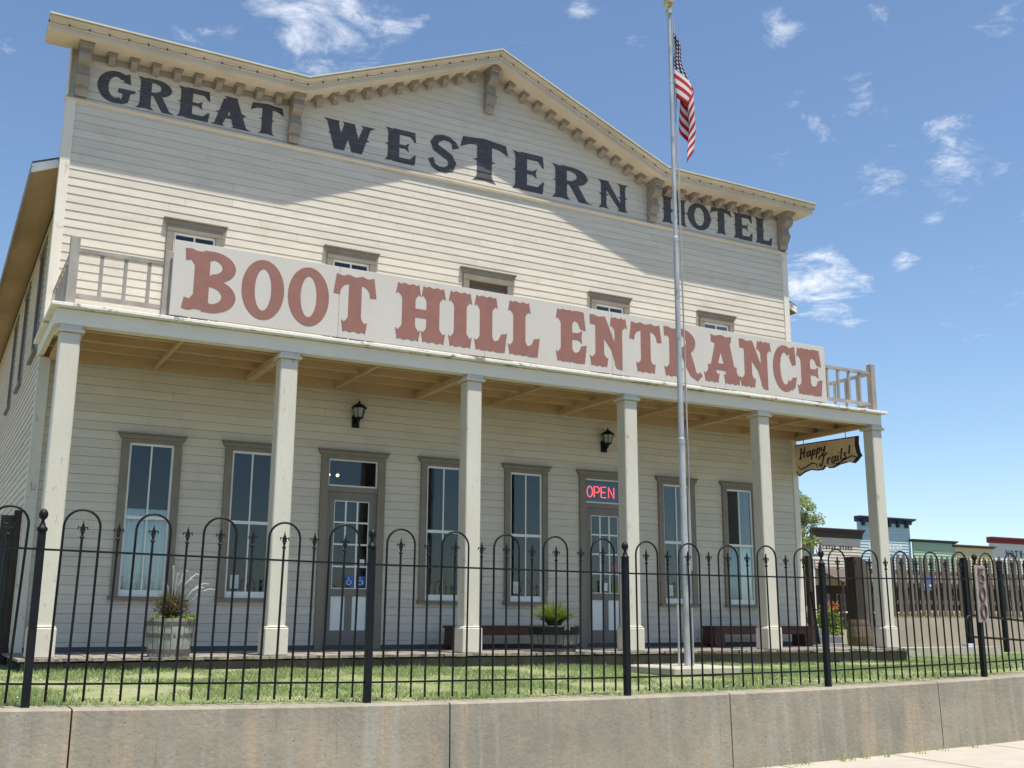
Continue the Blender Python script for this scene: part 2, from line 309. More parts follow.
GB = {
 'G': (.92, lambda: ring(.45, .5, .43, .5, .26, .17, 48, 300) + [[(.0, .5), (.12, .42), (.3, .5), (.12, .58)], [(.62, .70), (.80, .66), (.76, 1.0), (.62, .92)], [(.5, .36), (.52, .5), (.92, .5), (.9, .42), (.8, .38), (.76, .1), (.6, .0), (.5, .12), (.6, .16), (.62, .34)]]),
 'R': (.92, lambda: stemB(.2, .26, .21, False) + [[(.0, .52), (.2, .45), (.3, .52), (.2, .6)]] + ring(.44, .73, .36, .27, .25, .15, -90, 90) + rect(.2, .87, .46, 1.0) + rect(.2, .46, .46, .58) + [[(.74, .8), (.74, .68), (.84, .74)]] + [[(.36, .5), (.58, .5), (.78, .06), (.92, .0), (.6, .0)]]),
 'E': (.80, lambda: stemB(.22, .28, .21) + wedge(.2, .76, 0, .16, .32, True) + wedge(.2, .76, 1, .16, .32, False) + rect(.25, .445, .5, .555) + [[(.48, .46), (.6, .36), (.57, .5), (.6, .64), (.48, .54)]]),
 'A': (.98, lambda: [[(.10, .02), (.29, .02), (.52, .76), (.46, .98), (.30, .9)], [(.56, .02), (.88, .02), (.62, .98), (.36, .98), (.38, .80)]] + rect(.26, .27, .74, .38) + [[(0, 0), (.36, 0), (.28, .07), (.12, .07)], [(.5, 0), (.98, 0), (.86, .08), (.62, .08)], [(.3, 1), (.64, 1), (.56, .92), (.4, .92)], [(.12, .44), (.25, .37), (.34, .46), (.27, .52)], [(.64, .46), (.74, .38), (.86, .46), (.73, .54)]]),
 'T': (.90, lambda: stemB(.45, .28, .22) + [[(.0, .72), (.05, .98), (.25, 1.0), (.45, 1.03), (.65, 1.0), (.85, .98), (.90, .72), (.72, .83), (.45, .87), (.18, .83)]]),
 'W': (1.25, lambda: [[(.10, .98), (.37, .98), (.54, .0), (.29, .0)], [(.52, .98), (.72, .98), (.52, .0), (.32, .0)], [(.49, .98), (.75, .98), (.95, .0), (.69, .0)], [(.96, .98), (1.14, .98), (.94, .0), (.72, .0)],
       [(.02, 1), (.42, 1), (.34, .9), (.13, .9)], [(.46, 1), (.78, 1), (.7, .9), (.52, .9)], [(.88, 1), (1.25, 1), (1.13, .9), (.98, .9)], [(.14, .52), (.25, .6), (.4, .52), (.28, .44)], [(.86, .5), (1.0, .58), (1.12, .5), (.97, .42)]]),
 'S': (.80, lambda: stroke([(.74, .70, .22), (.68, .84, .14), (.55, .92, .14), (.38, .93, .15), (.22, .86, .2), (.15, .74, .22), (.2, .62, .22), (.38, .53, .22), (.56, .44, .22), (.65, .30, .22), (.60, .15, .2), (.46, .07, .15), (.28, .07, .14), (.14, .14, .14), (.06, .32, .16)])),
 'N': (1.0, lambda: stemB(.2, .17, .18) + stemB(.8, .17, .18, True) + [[(.06, 1), (.34, 1), (.88, .0), (.72, .0)]]),
 'H': (.95, lambda: stemB(.22, .27, .22, False) + stemB(.73, .27, .22, False) + rect(.2, .44, .75, .55) + [[(.03, .5), (.15, .42), (.15, .58)], [(.92, .5), (.8, .42), (.8, .58)]]),
 'O': (.96, lambda: ring(.48, .5, .43, .5, .25, .16, n=36) + [[(-.01, .5), (.12, .42), (.12, .58)], [(.97, .5), (.84, .42), (.84, .58)]]),
 'L': (.74, lambda: stemB(.22, .28, .21) + wedge(.2, .72, 0, .16, .32, True)),
 'I': (.4, lambda: stemB(.2, .2, .18)), 'C': (.85, lambda: ring(.45, .5, .43, .5, .2, .14, 45, 315)),
}
def letters(G, items, ysurf, bands=None, arch=None):
    """items: (char,x0,x1,z0,z1) -> MB of united, triangulated glyph faces lying on surface y=ysurf(z)"""
    mb = MB()
    for ch, x0, x1, z0, z1 in items:
        if bands: ex = (x1 - x0) * .05; x0 -= ex; x1 += ex
        w, fn = G[ch]; V = []; F = []
        for poly in fn():
            pts = [Vector((x0 + p[0] / w * (x1 - x0), z0 + p[1] * (z1 - z0))) for p in poly]
            ar = sum(pts[i].x * pts[(i + 1) % len(pts)].y - pts[(i + 1) % len(pts)].x * pts[i].y for i in range(len(pts)))
            if abs(ar) < 1e-9: continue
            if ar < 0: pts.reverse()
            F.append(list(range(len(V), len(V) + len(pts)))); V += pts
        E = []
        if bands:
            k = math.floor((z0 - .1) / bands)
            while k * bands < z1 + .1:
                E.append((len(V), len(V) + 1)); V += [Vector((x0 - .1, k * bands)), Vector((x1 + .1, k * bands))]; k += 1
        ov, oe, of, _, _, orig = delaunay_2d_cdt(V, E, F, 0, 1e-5)
        for f, og in zip(of, orig):
            if not og: continue
            P = [ov[i] for i in f]; zc = sum(p.y for p in P) / len(P)
            mb.add([(p.x, ysurf(p.y, zc), p.y) for p in P], [tuple(range(len(P)))])
    return mb
def build_paint(mb, name, m, parent, th=.0025):
    o = mb.build(name, m, parent)
    bm = bmesh.new(); bm.from_mesh(o.data); bmesh.ops.remove_doubles(bm, verts=bm.verts, dist=1e-5)
    bmesh.ops.recalc_face_normals(bm, faces=bm.faces)
    for f in bm.faces:
        if f.normal.y > 0: f.normal_flip()
    bm.to_mesh(o.data); bm.free()
    s = o.modifiers.new('thick', 'SOLIDIFY'); s.thickness = th; s.offset = -1
    return o

def leafblades(mb, c, n, h, spread, w=.012, droop=.3, seg=4):
    for q in range(n):
        a = ru(0, 2 * pi); L = h * ru(.55, 1.); sp = spread * ru(.15, 1.); pts = []
        b = (c[0] + ru(-.05, .05), c[1] + ru(-.05, .05), c[2])
        for k in range(seg + 1):
            t_ = k / seg; pts.append((b[0] + cos(a) * sp * t_ ** 1.3, b[1] + sin(a) * sp * t_ ** 1.3, b[2] + L * (t_ - droop * t_ * t_ * (sp / spread))))
        px, py = -sin(a), cos(a); vs = []
        for k, p in enumerate(pts):
            ww = w * (1 - k / seg) + .001; vs += [(p[0] - px * ww, p[1] - py * ww, p[2]), (p[0] + px * ww, p[1] + py * ww, p[2])]
        mb.add(vs, [(2 * k, 2 * k + 1, 2 * k + 3, 2 * k + 2) for k in range(seg)])
# ================================================================== HOTEL
XL, XR, H = -.124, 12.212, .112
hotel = thing('hotel_building', (0, 0, 0), 'large cream clapboard false front hotel with a long white columned porch', 'hotel')
X1, X2, XP, ZC, ZP, XE0, XE1 = 2.93, 9.19, 6.013, 7.86, 9.153, -.464, 12.552
def rooftop(x):
    if x <= X1 or x >= X2: return ZC
    return ZC + (ZP - ZC) * ((x - X1) / (XP - X1) if x < XP else (X2 - x) / (X2 - XP))
def t_ok(z): return z + H + .16 < ZC
def sidey(z):
    k = math.floor(z / H + 1e-6); return -(.004 + .009 * (1 - (z / H - k)))
WIN = [1.27, 2.567, 5.37, 6.735, 9.55, 10.87]; DOOR = [3.98, 8.15]; UP = [1.61, 3.83, 8.30, 10.52]
opens = [(c - .31, c + .31, .64, 2.6) for c in WIN] + [(c - .40, c + .40, 0, 2.6) for c in DOOR] + [(c - .31, c + .31, 3.95, 5.47) for c in UP] + [(5.70, 6.40, 3.75, 5.56)]
mb = MB(); k = 0
soff = .155
while k * H < ZP:
    z0 = k * H; z1 = z0 + H; k += 1
    iv = [(XL + .1, XR - .1)]
    for a, b, c, d in opens:
        if min(z1, d) - max(z0, c) > H * .5:
            nv = []
            for p, q in iv:
                if b <= p or a >= q: nv.append((p, q)); continue
                if a > p: nv.append((p, a))
                if b < q: nv.append((b, q))
            iv = nv
    cut = []
    for p, q in iv:
        while q - p > 3.2 and t_ok(z0): c_ = p + ru(1.2, 3.0); cut.append((p, c_ - .0012)); p = c_ + .0012
        cut.append((p, q))
    for p, q in cut:
        t0, t1 = z0 + soff - .02, z1 + soff - .02; jz = ru(-.0012, .0012)
        pt, qt = p, q
        if t1 > ZC:
            f0 = max(0, (t0 - ZC) / (ZP - ZC)); f1 = min(1., (t1 - ZC) / (ZP - ZC))
            if f0 >= 1: continue
            p, q = X1 + (XP - X1) * f0, X2 - (X2 - XP) * f0; pt, qt = X1 + (XP - X1) * f1, X2 - (X2 - XP) * f1
        g = .0035; mb.add([(p, -.0105 - abs(jz), z0 + g + jz), (q, -.0105 - abs(jz) * .3, z0 + g + jz * .5), (qt, -.004, z1), (pt, -.004, z1), (p, .012, z0 + g), (q, .012, z0 + g), (qt, .012, z1), (pt, .012, z1)],
               [(0, 1, 2, 3), (0, 4, 5, 1), (1, 5, 6, 2), (0, 3, 7, 4), (5, 4, 7, 6), (3, 2, 6, 7)])
        if t1 <= ZC: mb.add([(p, .016, z0), (q, .016, z0), (q, .016, z1), (p, .016, z1), (p, .03, z0), (q, .03, z0), (q, .03, z1), (p, .03, z1)], [(0, 1, 2, 3), (5, 4, 7, 6), (0, 3, 7, 4), (1, 5, 6, 2)])
mb.build('facade_wall', 'siding', hotel)
# side walls with lapped boards
XWL, XWR = .0, XR - .12
MB().box((XL + .01, .0, 0), (XL + .03, .09, 6.98)).box((XR - .03, .0, 0), (XR - .01, .09, 6.98)).build('return_wall', 'cream', hotel)
for xs, s in ((XWL, -1), (XWR, 1)):
    mb = MB(); k = 0
    sw = [(2.5, 3.3), (5.0, 5.8), (7.3, 8.1)]
    while k * H < 6.15:
        z0 = k * H; z1 = min(z0 + H, 6.12); k += 1; iv = [(.08, 14.)]
        if 4.19 < z0 < 5.75:
            iv = [(.08, 2.5), (3.3, 5.0), (5.8, 7.3), (8.1, 14.)]
        for p, q in iv:
            mb.add([(xs + s * .019, p, z0), (xs + s * .019, q, z0), (xs + s * .004, q, z1), (xs + s * .004, p, z1), (xs - s * .03, p, z0), (xs - s * .03, q, z0), (xs - s * .03, q, z1), (xs - s * .03, p, z1)],
                   [(0, 1, 2, 3), (0, 4, 5, 1), (1, 5, 6, 2), (0, 3, 7, 4)])
    mb.build('side_wall', 'siding', hotel)
MB().box((XL, 14., -.2), (XR, 14.05, 6.1)).build('rear_wall', 'siding', hotel)
# corner boards
for x0, x1 in ((XL - .022, XL + .10), (XR - .10, XR + .022)):
    MB().box((x0, -.028, -.1), (x1, .10, 6.985)).build('corner_board', 'cream', hotel, bevel=.004)
for x0, x1 in ((XL - .02, XL + .0), (XR, XR + .02)):
    MB().box((x0, -.015, 7.04), (x1, .12, 7.72)).build('corner_board', 'cream', hotel)
MB().box((XL - .03, -.032, -.12), (XR + .03, .0, .06)).build('base_shade_strip', mat('painted_base_shade', (.08, .082, .088), .8, .2, 4), hotel)  # dark strip painted in for the shaded floor along the wall foot
MB().prism([(-.02, 6.975), (-.045, 6.995), (-.045, 7.015), (-.016, 7.025), (.02, 7.025), (.02, 6.975)], XL - .04, XR + .04, 'x').build('frieze_molding', 'cornice', hotel)
# parapet back
MB().prism([(XL, 6.1), (XR, 6.1), (XR, ZC - .02), (X2, ZC - .02), (XP, ZP - .02), (X1, ZC - .02), (XL, ZC - .02)], .03, .12).build('false_front_backing', 'siding', hotel)
# cornice: profile (y, dz below top) swept along the roofline
prof = [(-.50, 0), (-.51, -.022), (-.47, -.03), (-.435, -.075), (-.415, -.085), (-.415, -.155), (-.395, -.158), (-.395, -.145), (.02, -.145), (.02, -.01), (-.48, .012)]
line = [(XE0, ZC), (X1, ZC), (XP, ZP), (X2, ZC), (XE1, ZC)]
mb = MB(); n = len(prof)
vs = [(x, y, z + d) for x, z in line for y, d in prof]
mb.add(vs, [(i * n + j, i * n + (j + 1) % n, (i + 1) * n + (j + 1) % n, (i + 1) * n + j) for i in range(4) for j in range(n)] + [tuple(range(n)), tuple(range(4 * n, 5 * n))])
corn = mb.build('cornice', 'cornice', hotel)
mb = MB()
for (xa, za), (xb, zb) in zip(line[:-1], line[1:]):
    mb.add([(xa, -.525, za + .0), (xb, -.525, zb + .0), (xb, -.525, zb + .022), (xa, -.525, za + .022), (xa, .15, za + .02), (xb, .15, zb + .02), (xb, .15, zb + .04), (xa, .15, za + .04)],
           [(0, 1, 2, 3), (3, 2, 6, 7), (0, 4, 5, 1), (4, 7, 6, 5), (0, 3, 7, 4), (1, 5, 6, 2)])
mb.build('drip_edge', 'metal', corn)
# modillions under the soffit
def modillion():
    m = MB(); m.box((-.062, -.155, -.03), (.062, 0, 0)); m.box((-.05, -.145, -.06), (.05, 0, -.029)); m.prism([(-.13, -.059), (-.10, -.10), (-.05, -.125), (0, -.13), (0, -.059)], -.042, .042, 'x'); return m
md = None
def put_mod(x, sl=0.):
    global md
    z = rooftop(x) - .146
    if md is None: md = modillion().build('modillion', 'bracket', corn)
    else:
        md = md.copy(); COL.objects.link(md); md.parent = corn
    md.location = (x, -.012, z); md.rotation_euler = (0, -sl, 0)
for i in range(9): put_mod(.36 + i * .283)
for i in range(9): put_mod(9.50 + i * .283)
sl = math.atan2(ZP - ZC, XP - X1)
for i in range(11): put_mod(X1 + .25 + i * .251, sl)
for i in range(11): put_mod(X2 - .25 - i * .2545, -sl)
# big scroll brackets
def bracket(w, h, d=.24):
    m = MB(); pr = [(0, 0), (0, h), (-d - .03, h), (-d - .03, h - .07), (-d + .02, h - .09), (-d - .01, h - .16), (-d + .03, h - .24), (-d * .45, h - .28), (-d * .55, h * .45), (-d * .42, h * .28), (-d * .28, h * .2), (-d * .34, .08), (-d * .2, 0)]
    m.prism(pr, -w / 2, w / 2, 'x'); m.prism([(-d - .045, h - .035), (-d - .045, h), (0, h), (0, h - .035)], -w / 2 - .02, w / 2 + .02, 'x')
    m.prism([(y * .8 - .028, .04 + z * .6) for y, z in [(0, .1), (0, .5), (-.1, .45), (-.15, .35), (-.1, .2)]], -w / 2 - .012, w / 2 + .012, 'x'); return m
for x, z, top, w in ((.02, 7.05, ZC - .146, .15), (2.875, 7.05, ZC - .146, .15), (6.02, 8.28, ZP - .17, .15), (9.18, 7.05, ZC - .146, .15), (12.13, 7.05, ZC - .146, .17)):
    bracket(w, top - z).build('scroll_bracket', 'bracket', hotel, loc=(x, -.018, z), bevel=.004)
# painted name on the frieze
NAME = {'GREAT': [('G', .226, .679, 7.075, 7.535), ('R', .741, 1.21, 7.085, 7.545), ('E', 1.263, 1.685, 7.09, 7.545), ('A', 1.72, 2.244, 7.09, 7.545), ('T', 2.272, 2.712, 7.10, 7.56)],
 'WESTERN': [('W', 3.34, 4.10, 7.12, 7.575), ('E', 4.308, 4.795, 7.125, 7.66), ('S', 5.027, 5.483, 7.12, 7.74), ('T', 5.581, 6.361, 7.11, 7.82), ('E', 6.493, 7.055, 7.12, 7.77), ('R', 7.25, 7.966, 7.12, 7.71), ('N', 8.119, 8.702, 7.115, 7.62)],
 'HOTEL': [('H', 9.432, 9.936, 7.10, 7.60), ('O', 9.971, 10.493, 7.10, 7.60), ('T', 10.502, 10.945, 7.11, 7.605), ('E', 11.018, 11.444, 7.10, 7.60), ('L', 11.523, 11.896, 7.10, 7.605)]}
def on_siding(z, zc):
    k = math.floor(zc / H + 1e-6); return -(.004 + .0085 * (1 - (z / H - k))) - .0024
for wd, it in NAME.items():
    for t1 in it: letters(GB, [t1], on_siding, bands=H).build('painted_letter', 'slate', hotel)['label'] = 'letter %s of the word %s in dark slate paint' % (t1[0], wd)
# ---- windows
def cap(m, w, z, d=.05):
    m.prism([(-w / 2 - .05, z + .06), (-w / 2 - .055, z + .08), (w / 2 + .055, z + .08), (w / 2 + .05, z + .06)], -.03 - d, 0)
    m.prism([(-w / 2 - .02, z), (-w / 2 - .045, z + .058), (w / 2 + .045, z + .058), (w / 2 + .02, z)], -.03 - d * .6, 0)
def make_window(x, z0, z1, gw=.55, tr=.095, curtain=0, name='window', hd=.045):
    """glass opening z0..z1"""
    w = gw + 2 * tr; f = MB(); y = -.045
    f.box((-w / 2, y, z0 - .07), (-gw / 2, .06, z1)); f.box((gw / 2, y, z0 - .07), (w / 2, .06, z1))
    f.box((-w / 2, y - .003, z1), (w / 2, .06, z1 + hd)); cap(f, w, z1 + hd)
    o = f.build(name, 'taupe', hotel, loc=(x, 0, 0), bevel=.003)
    MB().prism([(-.085, z0 - .075), (-.085, z0 - .045), (-.02, z0 - .03), (.05, z0 - .03), (.05, z0 - .075)], -w / 2 - .02, w / 2 + .02, 'x').build('sill', 'taupe', o)
    s = MB(); g = gw / 2; zm = (z0 + z1) / 2; sy0, sy1 = -.012, .02
    s.box((-g, sy0, z0 - .03), (g, sy1, z0 + .05)); s.box((-g, sy0, z1 - .03), (g, sy1, z1)); s.box((-g, sy0 - .004, zm - .02), (g, sy1, zm + .02))
    for a, b in ((-g, -g + .028), (g - .028, g)): s.box((a, sy0 + .001, z0), (b, sy1, z1))
    s.box((-.009, sy0 + .002, z0), (.009, sy1 - .004, z1)); s.build('sash', 'white', o)
    MB().box((-g, .004, z0), (g, .008, z1)).build('pane', 'glass', o)
    if curtain:
        c = MB(); nx = 40
        vs = []; zt = z0 + (z1 - z0) * curtain
        for i in range(nx + 1):
            xx = -g - .03 + (2 * g + .06) * i / nx; yy = .04 + .008 * sin(i * 1.7)
            vs += [(xx, yy, z0 - .03), (xx, yy, zt)]
        c.add(vs, [(2 * i, 2 * i + 2, 2 * i + 3, 2 * i + 1) for i in range(nx)]); cc = c.build('curtain', 'curtain', o, smooth=True)
        sd = cc.modifiers.new('t', 'SOLIDIFY'); sd.thickness = .004
    return o
for i, x in enumerate(WIN):
    o = make_window(x, .69, 2.565, curtain={0: .56, 5: .5}.get(i, 0))  # rightmost window's curtain is added as a pale reflection in its lower glass
    if i == 0: o['label'] = 'window with white lace curtain across its lower half'
    if i in (1, 3, 4):
        MB().box((-.20, .012, .78), (-.09, .016, .95)).build('paper_notice', 'paper', o)
for x in UP: make_window(x, 4.05, 5.43, hd=.10)
# balcony door behind the sign
f = MB(); f.box((5.62, -.05, 3.75), (5.72, .06, 5.56)); f.box((6.38, -.05, 3.75), (6.48, .06, 5.56)); f.box((5.62, -.053, 5.56), (6.48, .06, 5.60))
d2 = MB(); d2.box((-.43, -.053, 5.46), (.43, .06, 5.57)); cap(d2, .86, 5.57); d2.box((-.43, -.05, 3.75), (-.33, .06, 5.46)); d2.box((.33, -.05, 3.75), (.43, .06, 5.46))
bd = d2.build('balcony_door', 'taupe', hotel, loc=(6.05, 0, 0), bevel=.003)
lf = MB(); lf.box((-.33, .0, 3.75), (.33, .04, 5.46)); lf.box((-.30, -.012, 4.9), (.30, .0, 5.38)); lf.build('door_leaf', mat('dull_brown_door', (.12, .085, .055), .6, .15, 4), bd)
# ---- ground floor doors
def make_door(x, sticker):
    z1 = 2.56; g = .33; w = .94; f = MB(); y = -.045
    f.box((-w / 2, y, 0), (-g - .03, .06, z1)); f.box((g + .03, y, 0), (w / 2, .06, z1)); f.box((-w / 2, y - .003, z1), (w / 2, .06, z1 + .05)); cap(f, w, z1 + .05)
    f.box((-g - .03, -.03, 2.11), (g + .03, .05, 2.18))
    o = f.build('door', 'taupe', hotel, loc=(x, 0, 0), bevel=.003)
    t = MB(); t.box((-g - .03, -.008, 2.18), (g + .03, .02, 2.205)); t.box((-g - .03, -.008, z1 - .02), (g + .03, .02, z1)); t.box((-g - .03, -.0085, 2.19), (-g - .01, .02, z1)); t.box((g + .01, -.0085, 2.19), (g + .03, .02, z1)); t.build('transom_sash', 'white', o)
    MB().box((-g - .02, .004, 2.2), (g + .02, .008, z1 - .01)).build('transom_pane', 'glass', o)
    l = MB(); l.box((-g - .03, -.01, .02), (-g + .075, .03, 2.11)); l.box((g - .075, -.01, .02), (g + .03, .03, 2.11)); l.box((-g + .07, -.0095, 1.99), (g - .07, .03, 2.11)); l.box((-g + .07, -.0095, .70), (g - .07, .03, .80)); l.box((-g + .07, -.0095, .02), (g - .07, .03, .25)); l.box((-.05, -.0092, .24), (.05, .03, .71))
    leaf = l.build('door_leaf', 'taupe2', o)
    pn = MB(); pn.box((-g + .075, .004, .25), (-.05, .02, .70)); pn.box((.05, .004, .25), (g - .075, .02, .70)); pn.build('lower_panel', 'white', o)
    mu = MB(); a = g - .075
    for i in range(4): xx = -a + 2 * a * i / 3; mu.box((xx - .011, -.005, .80), (xx + .011, .016, 1.99))
    for i in range(5): zz = .80 + 1.19 * i / 4; mu.box((-a, -.004, zz - .011), (a, .0155, zz + .011))
    mu.build('muntins', 'white', o); MB().box((-a, .004, .8), (a, .008, 1.99)).build('pane', 'glass', o)
    h = MB(); h.lathe([(.0, 0), (.025, .0), (.03, .02), (.0, .03)], n=10); hh = h.build('door_knob', 'gal', o, smooth=True, loc=(g - .02, -.012, .95)); hh.rotation_euler = (pi / 2, 0, 0)
    if sticker:
        for sx in (.0, .165):
            q = MB(); q.box((sx - .055, -.004, .84), (sx + .055, .002, .97)); st = q.build('access_sticker', 'blue', o)
            r = MB(); r.tube([(sx - .005 + .03 * cos(t), -.006, .885 + .03 * sin(t)) for t in [math.radians(v) for v in range(120, 400, 20)]], .004, 5)
            r.tube([(sx - .012, -.006, .952), (sx - .008, -.006, .915), (sx + .02, -.006, .912), (sx + .034, -.006, .875)], .005, 5); r.lathe([(0, -.008), (.009, -.004), (.009, .004), (0, .008)], (sx - .012, -.006, .955), 8)
            r.build('wheelchair_symbol', 'paper', st)
        MB().box((.12, -.003, 1.12), (.21, .002, 1.20)).build('notice', 'paper', o)
    else:
        MB().box((-.03, -.003, .84), (.04, .002, .96)).build('notice', 'paper', o); MB().box((.13, -.003, 1.14), (.22, .002, 1.24)).build('notice', mat('red_notice', (.5, .2, .18), .7), o)
        MB().box((.12, -.003, .82), (.24, .002, .97)).build('notice', mat('green_notice', (.16, .2, .05), .7), o)
    return o
d1 = make_door(DOOR[0], True); d1['label'] = 'entrance door with two blue accessibility stickers'
make_door(DOOR[1], False)['label'] = 'entrance door with notices on its lower panes'
# interior shell
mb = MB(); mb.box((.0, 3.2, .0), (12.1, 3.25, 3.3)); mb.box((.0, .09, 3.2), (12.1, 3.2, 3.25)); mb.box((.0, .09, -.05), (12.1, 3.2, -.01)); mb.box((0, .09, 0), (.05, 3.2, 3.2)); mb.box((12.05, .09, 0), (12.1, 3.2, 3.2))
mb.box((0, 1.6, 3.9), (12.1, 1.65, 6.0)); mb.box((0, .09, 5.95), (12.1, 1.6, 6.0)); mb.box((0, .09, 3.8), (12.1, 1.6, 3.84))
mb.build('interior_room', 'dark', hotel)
# side windows
for xs, s in ((XWL, -1), (XWR, 1)):
    for y0, y1 in sw:
        f = MB(); xo = xs + s * .024
        f.box((xo, y0 - .06, 4.2), (xs - s * .03, y0 + .04, 5.85)); f.box((xo, y1 - .04, 4.2), (xs - s * .03, y1 + .06, 5.85)); f.box((xo + s * .01, y0 - .07, 5.80), (xs - s * .03, y1 + .07, 5.90)); f.box((xo + s * .04, y0 - .08, 4.14), (xs - s * .03, y1 + .08, 4.2))
        o = f.build('window', 'taupe', hotel); g = MB().box((xs - s * .0, y0, 4.2), (xs - s * .01, y1, 5.82)).build('pane', M.setdefault('sideglass', bpy.data.materials.get('side_glass') or mat('side_glass', (.02, .025, .035), .1, .05, spec=.6)), o)
# main roof with eaves
ez, er = 6.10, 8.75
for s in (-1, 1):
    xe = (XL - .33) if s < 0 else (XR + .33); xm = 6.044
    ys, ye = (.12, 14.4)
    r = MB(); r.add([(xe, ys, ez), (xm, ys, er), (xm, ye, er), (xe, ye, ez), (xe, ys, ez - .03), (xm, ys, er - .03), (xm, ye, er - .03), (xe, ye, ez - .03)], [(0, 1, 2, 3), (4, 7, 6, 5), (0, 4, 5, 1), (2, 6, 7, 3), (0, 3, 7, 4)])
    ro = r.build('roof', 'roofing', hotel)
    xw = XWL if s < 0 else XWR
    sb = MB(); sl2 = (er - ez) / (xm - (XL - .33)); zi = ez + (abs(xw - xe)) * sl2
    sb.add([(xe + (-s) * .02, ys + .02, ez - .05), (xw, ys + .02, zi - .05), (xw, ye, zi - .05), (xe + (-s) * .02, ye, ez - .05), (xe - s * .02, ys + .02, ez - .07), (xw, ys + .02, zi - .07), (xw, ye, zi - .07), (xe - s * .02, ye, ez - .07)], [(0, 1, 2, 3), (4, 5, 6, 7), (0, 1, 5, 4), (0, 3, 7, 4)])
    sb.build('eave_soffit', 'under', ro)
    fb = MB(); fb.box((xe - .01, ys - .004, ez - .15), (xe + .01, ye, ez - .032)); fb.build('fascia', 'rail', ro)
    xw = XL if s < 0 else XR; zi = ez + .33 * sl2
    rk = MB(); rk.add([(xe, ys - .01, ez - .15), (xw, ys - .01, zi - .14), (xw, ys - .01, zi - .032), (xe, ys - .01, ez - .032), (xe, ys + .018, ez - .15), (xw, ys + .018, zi - .14), (xw, ys + .018, zi - .032), (xe, ys + .018, ez - .032)], [(0, 1, 2, 3), (4, 5, 6, 7), (0, 1, 5, 4), (3, 2, 6, 7), (0, 3, 7, 4)]); rk.build('rake_board', 'peel', ro)
# ---- porch
S = 2.44; YP = -1.78
pf = MB()
x = -.22
while x < 12.42:
    w = .138; e = ru(-.02, .03); pf.box((x, -2.06 + e, -.030 + ru(-.003, .003)), (x + w, 0.0, ru(-.003, .002))); x += w + .004
pf.build('porch_floor', 'deckfloor', hotel)
MB().box((-.18, -1.99, -.35), (12.4, -1.95, -.048)).build('porch_riser', 'riser', hotel)
for i in range(6):
    x = i * S + (0, 0, .03, .05, .055, .01)[i]; w = .105
    p = MB(); p.box((x - w, YP - w, 0), (x + w, YP + w, 3.43)); po = p.build('porch_post', 'post', hotel, bevel=.012)
    b = MB(); b.box((x - .135, YP - .135, .003), (x + .135, YP + .135, .30)); b.prism([(x - .135, .3), (x - .11, .325), (x + .11, .325), (x + .135, .3)], YP - .13, YP + .13); b.build('post_base', 'post', po, bevel=.008)
    c = MB(); c.box((x - .14, YP - .14, 3.43), (x + .14, YP + .14, 3.465)); c.box((x - .115, YP - .115, 3.465), (x + .115, YP + .115, 3.51)); c.build('post_cap', 'post', po, bevel=.004)
MB().box((-.17, -1.90, 3.512), (12.31, -1.75, 3.685)).build('porch_beam', 'beam', hotel, bevel=.005)
for x0, x1 in ((-.17, -.11), (12.25, 12.31)):
    MB().box((x0, -1.748, 3.535), (x1, -.0, 3.685)).build('side_beam', 'beam', hotel)
x = -.23; dk = MB()
dk.box((-.23, -2.0, 3.69), (12.36, 0, 3.728)); dk.build('deck_boards', 'peel', hotel, bevel=.004)
dc = MB()
y = -1.74
while y < -.03: dc.box((-.1, y, 3.665), (12.24, y + .12, 3.687)); y += .124
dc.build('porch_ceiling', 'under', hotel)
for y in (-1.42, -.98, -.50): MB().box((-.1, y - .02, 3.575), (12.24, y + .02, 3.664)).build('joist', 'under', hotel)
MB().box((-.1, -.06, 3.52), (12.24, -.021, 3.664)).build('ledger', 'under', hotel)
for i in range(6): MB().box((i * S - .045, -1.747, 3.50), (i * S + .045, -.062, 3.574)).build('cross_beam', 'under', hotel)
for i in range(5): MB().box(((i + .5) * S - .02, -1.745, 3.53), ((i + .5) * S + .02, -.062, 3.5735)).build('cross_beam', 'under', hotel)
# pilasters at the wall ends of the porch
MB().box((XL - .03, -.12, 0), (XL + .1, -.03, 3.52)).build('pilaster', 'post', hotel)
# balcony railing
def railing(xa, xb, ends):
    m = MB(); yr = -1.85
    m.box((xa, yr - .03, 4.35), (xb, yr + .03, 4.395)); m.box((xa, yr - .025, 3.83), (xb, yr + .025, 3.875))
    o = m.build('balcony_railing', 'rail', hotel)
    n = round((xb - xa) / .25)
    for i in range(1, n): x = xa + (xb - xa) * i / n; MB().box((x - .018, yr - .018, 3.875), (x + .018, yr + .018, 4.35)).build('baluster', 'rail', o)
    for x in ends: MB().box((x - .05, yr - .05, 3.729), (x + .05, yr + .05, 4.52)).build('newel', 'rail', o, bevel=.005)
    return o
railing(0., 1.02, (-.04, .97)); railing(10.97, 12.15, (12.19, 11.02))
for x in (-.04, 12.19):
    m = MB(); m.box((x - .03, -1.8, 4.35), (x + .03, -.03, 4.395)); m.box((x - .025, -1.8, 3.83), (x + .025, -.03, 3.875)); o = m.build('balcony_railing', 'rail', hotel)
    for i in range(1, 7): y = -1.8 + .253 * i; MB().box((x - .018, y - .018, 3.875), (x + .018, y + .018, 4.35)).build('baluster', 'rail', o)

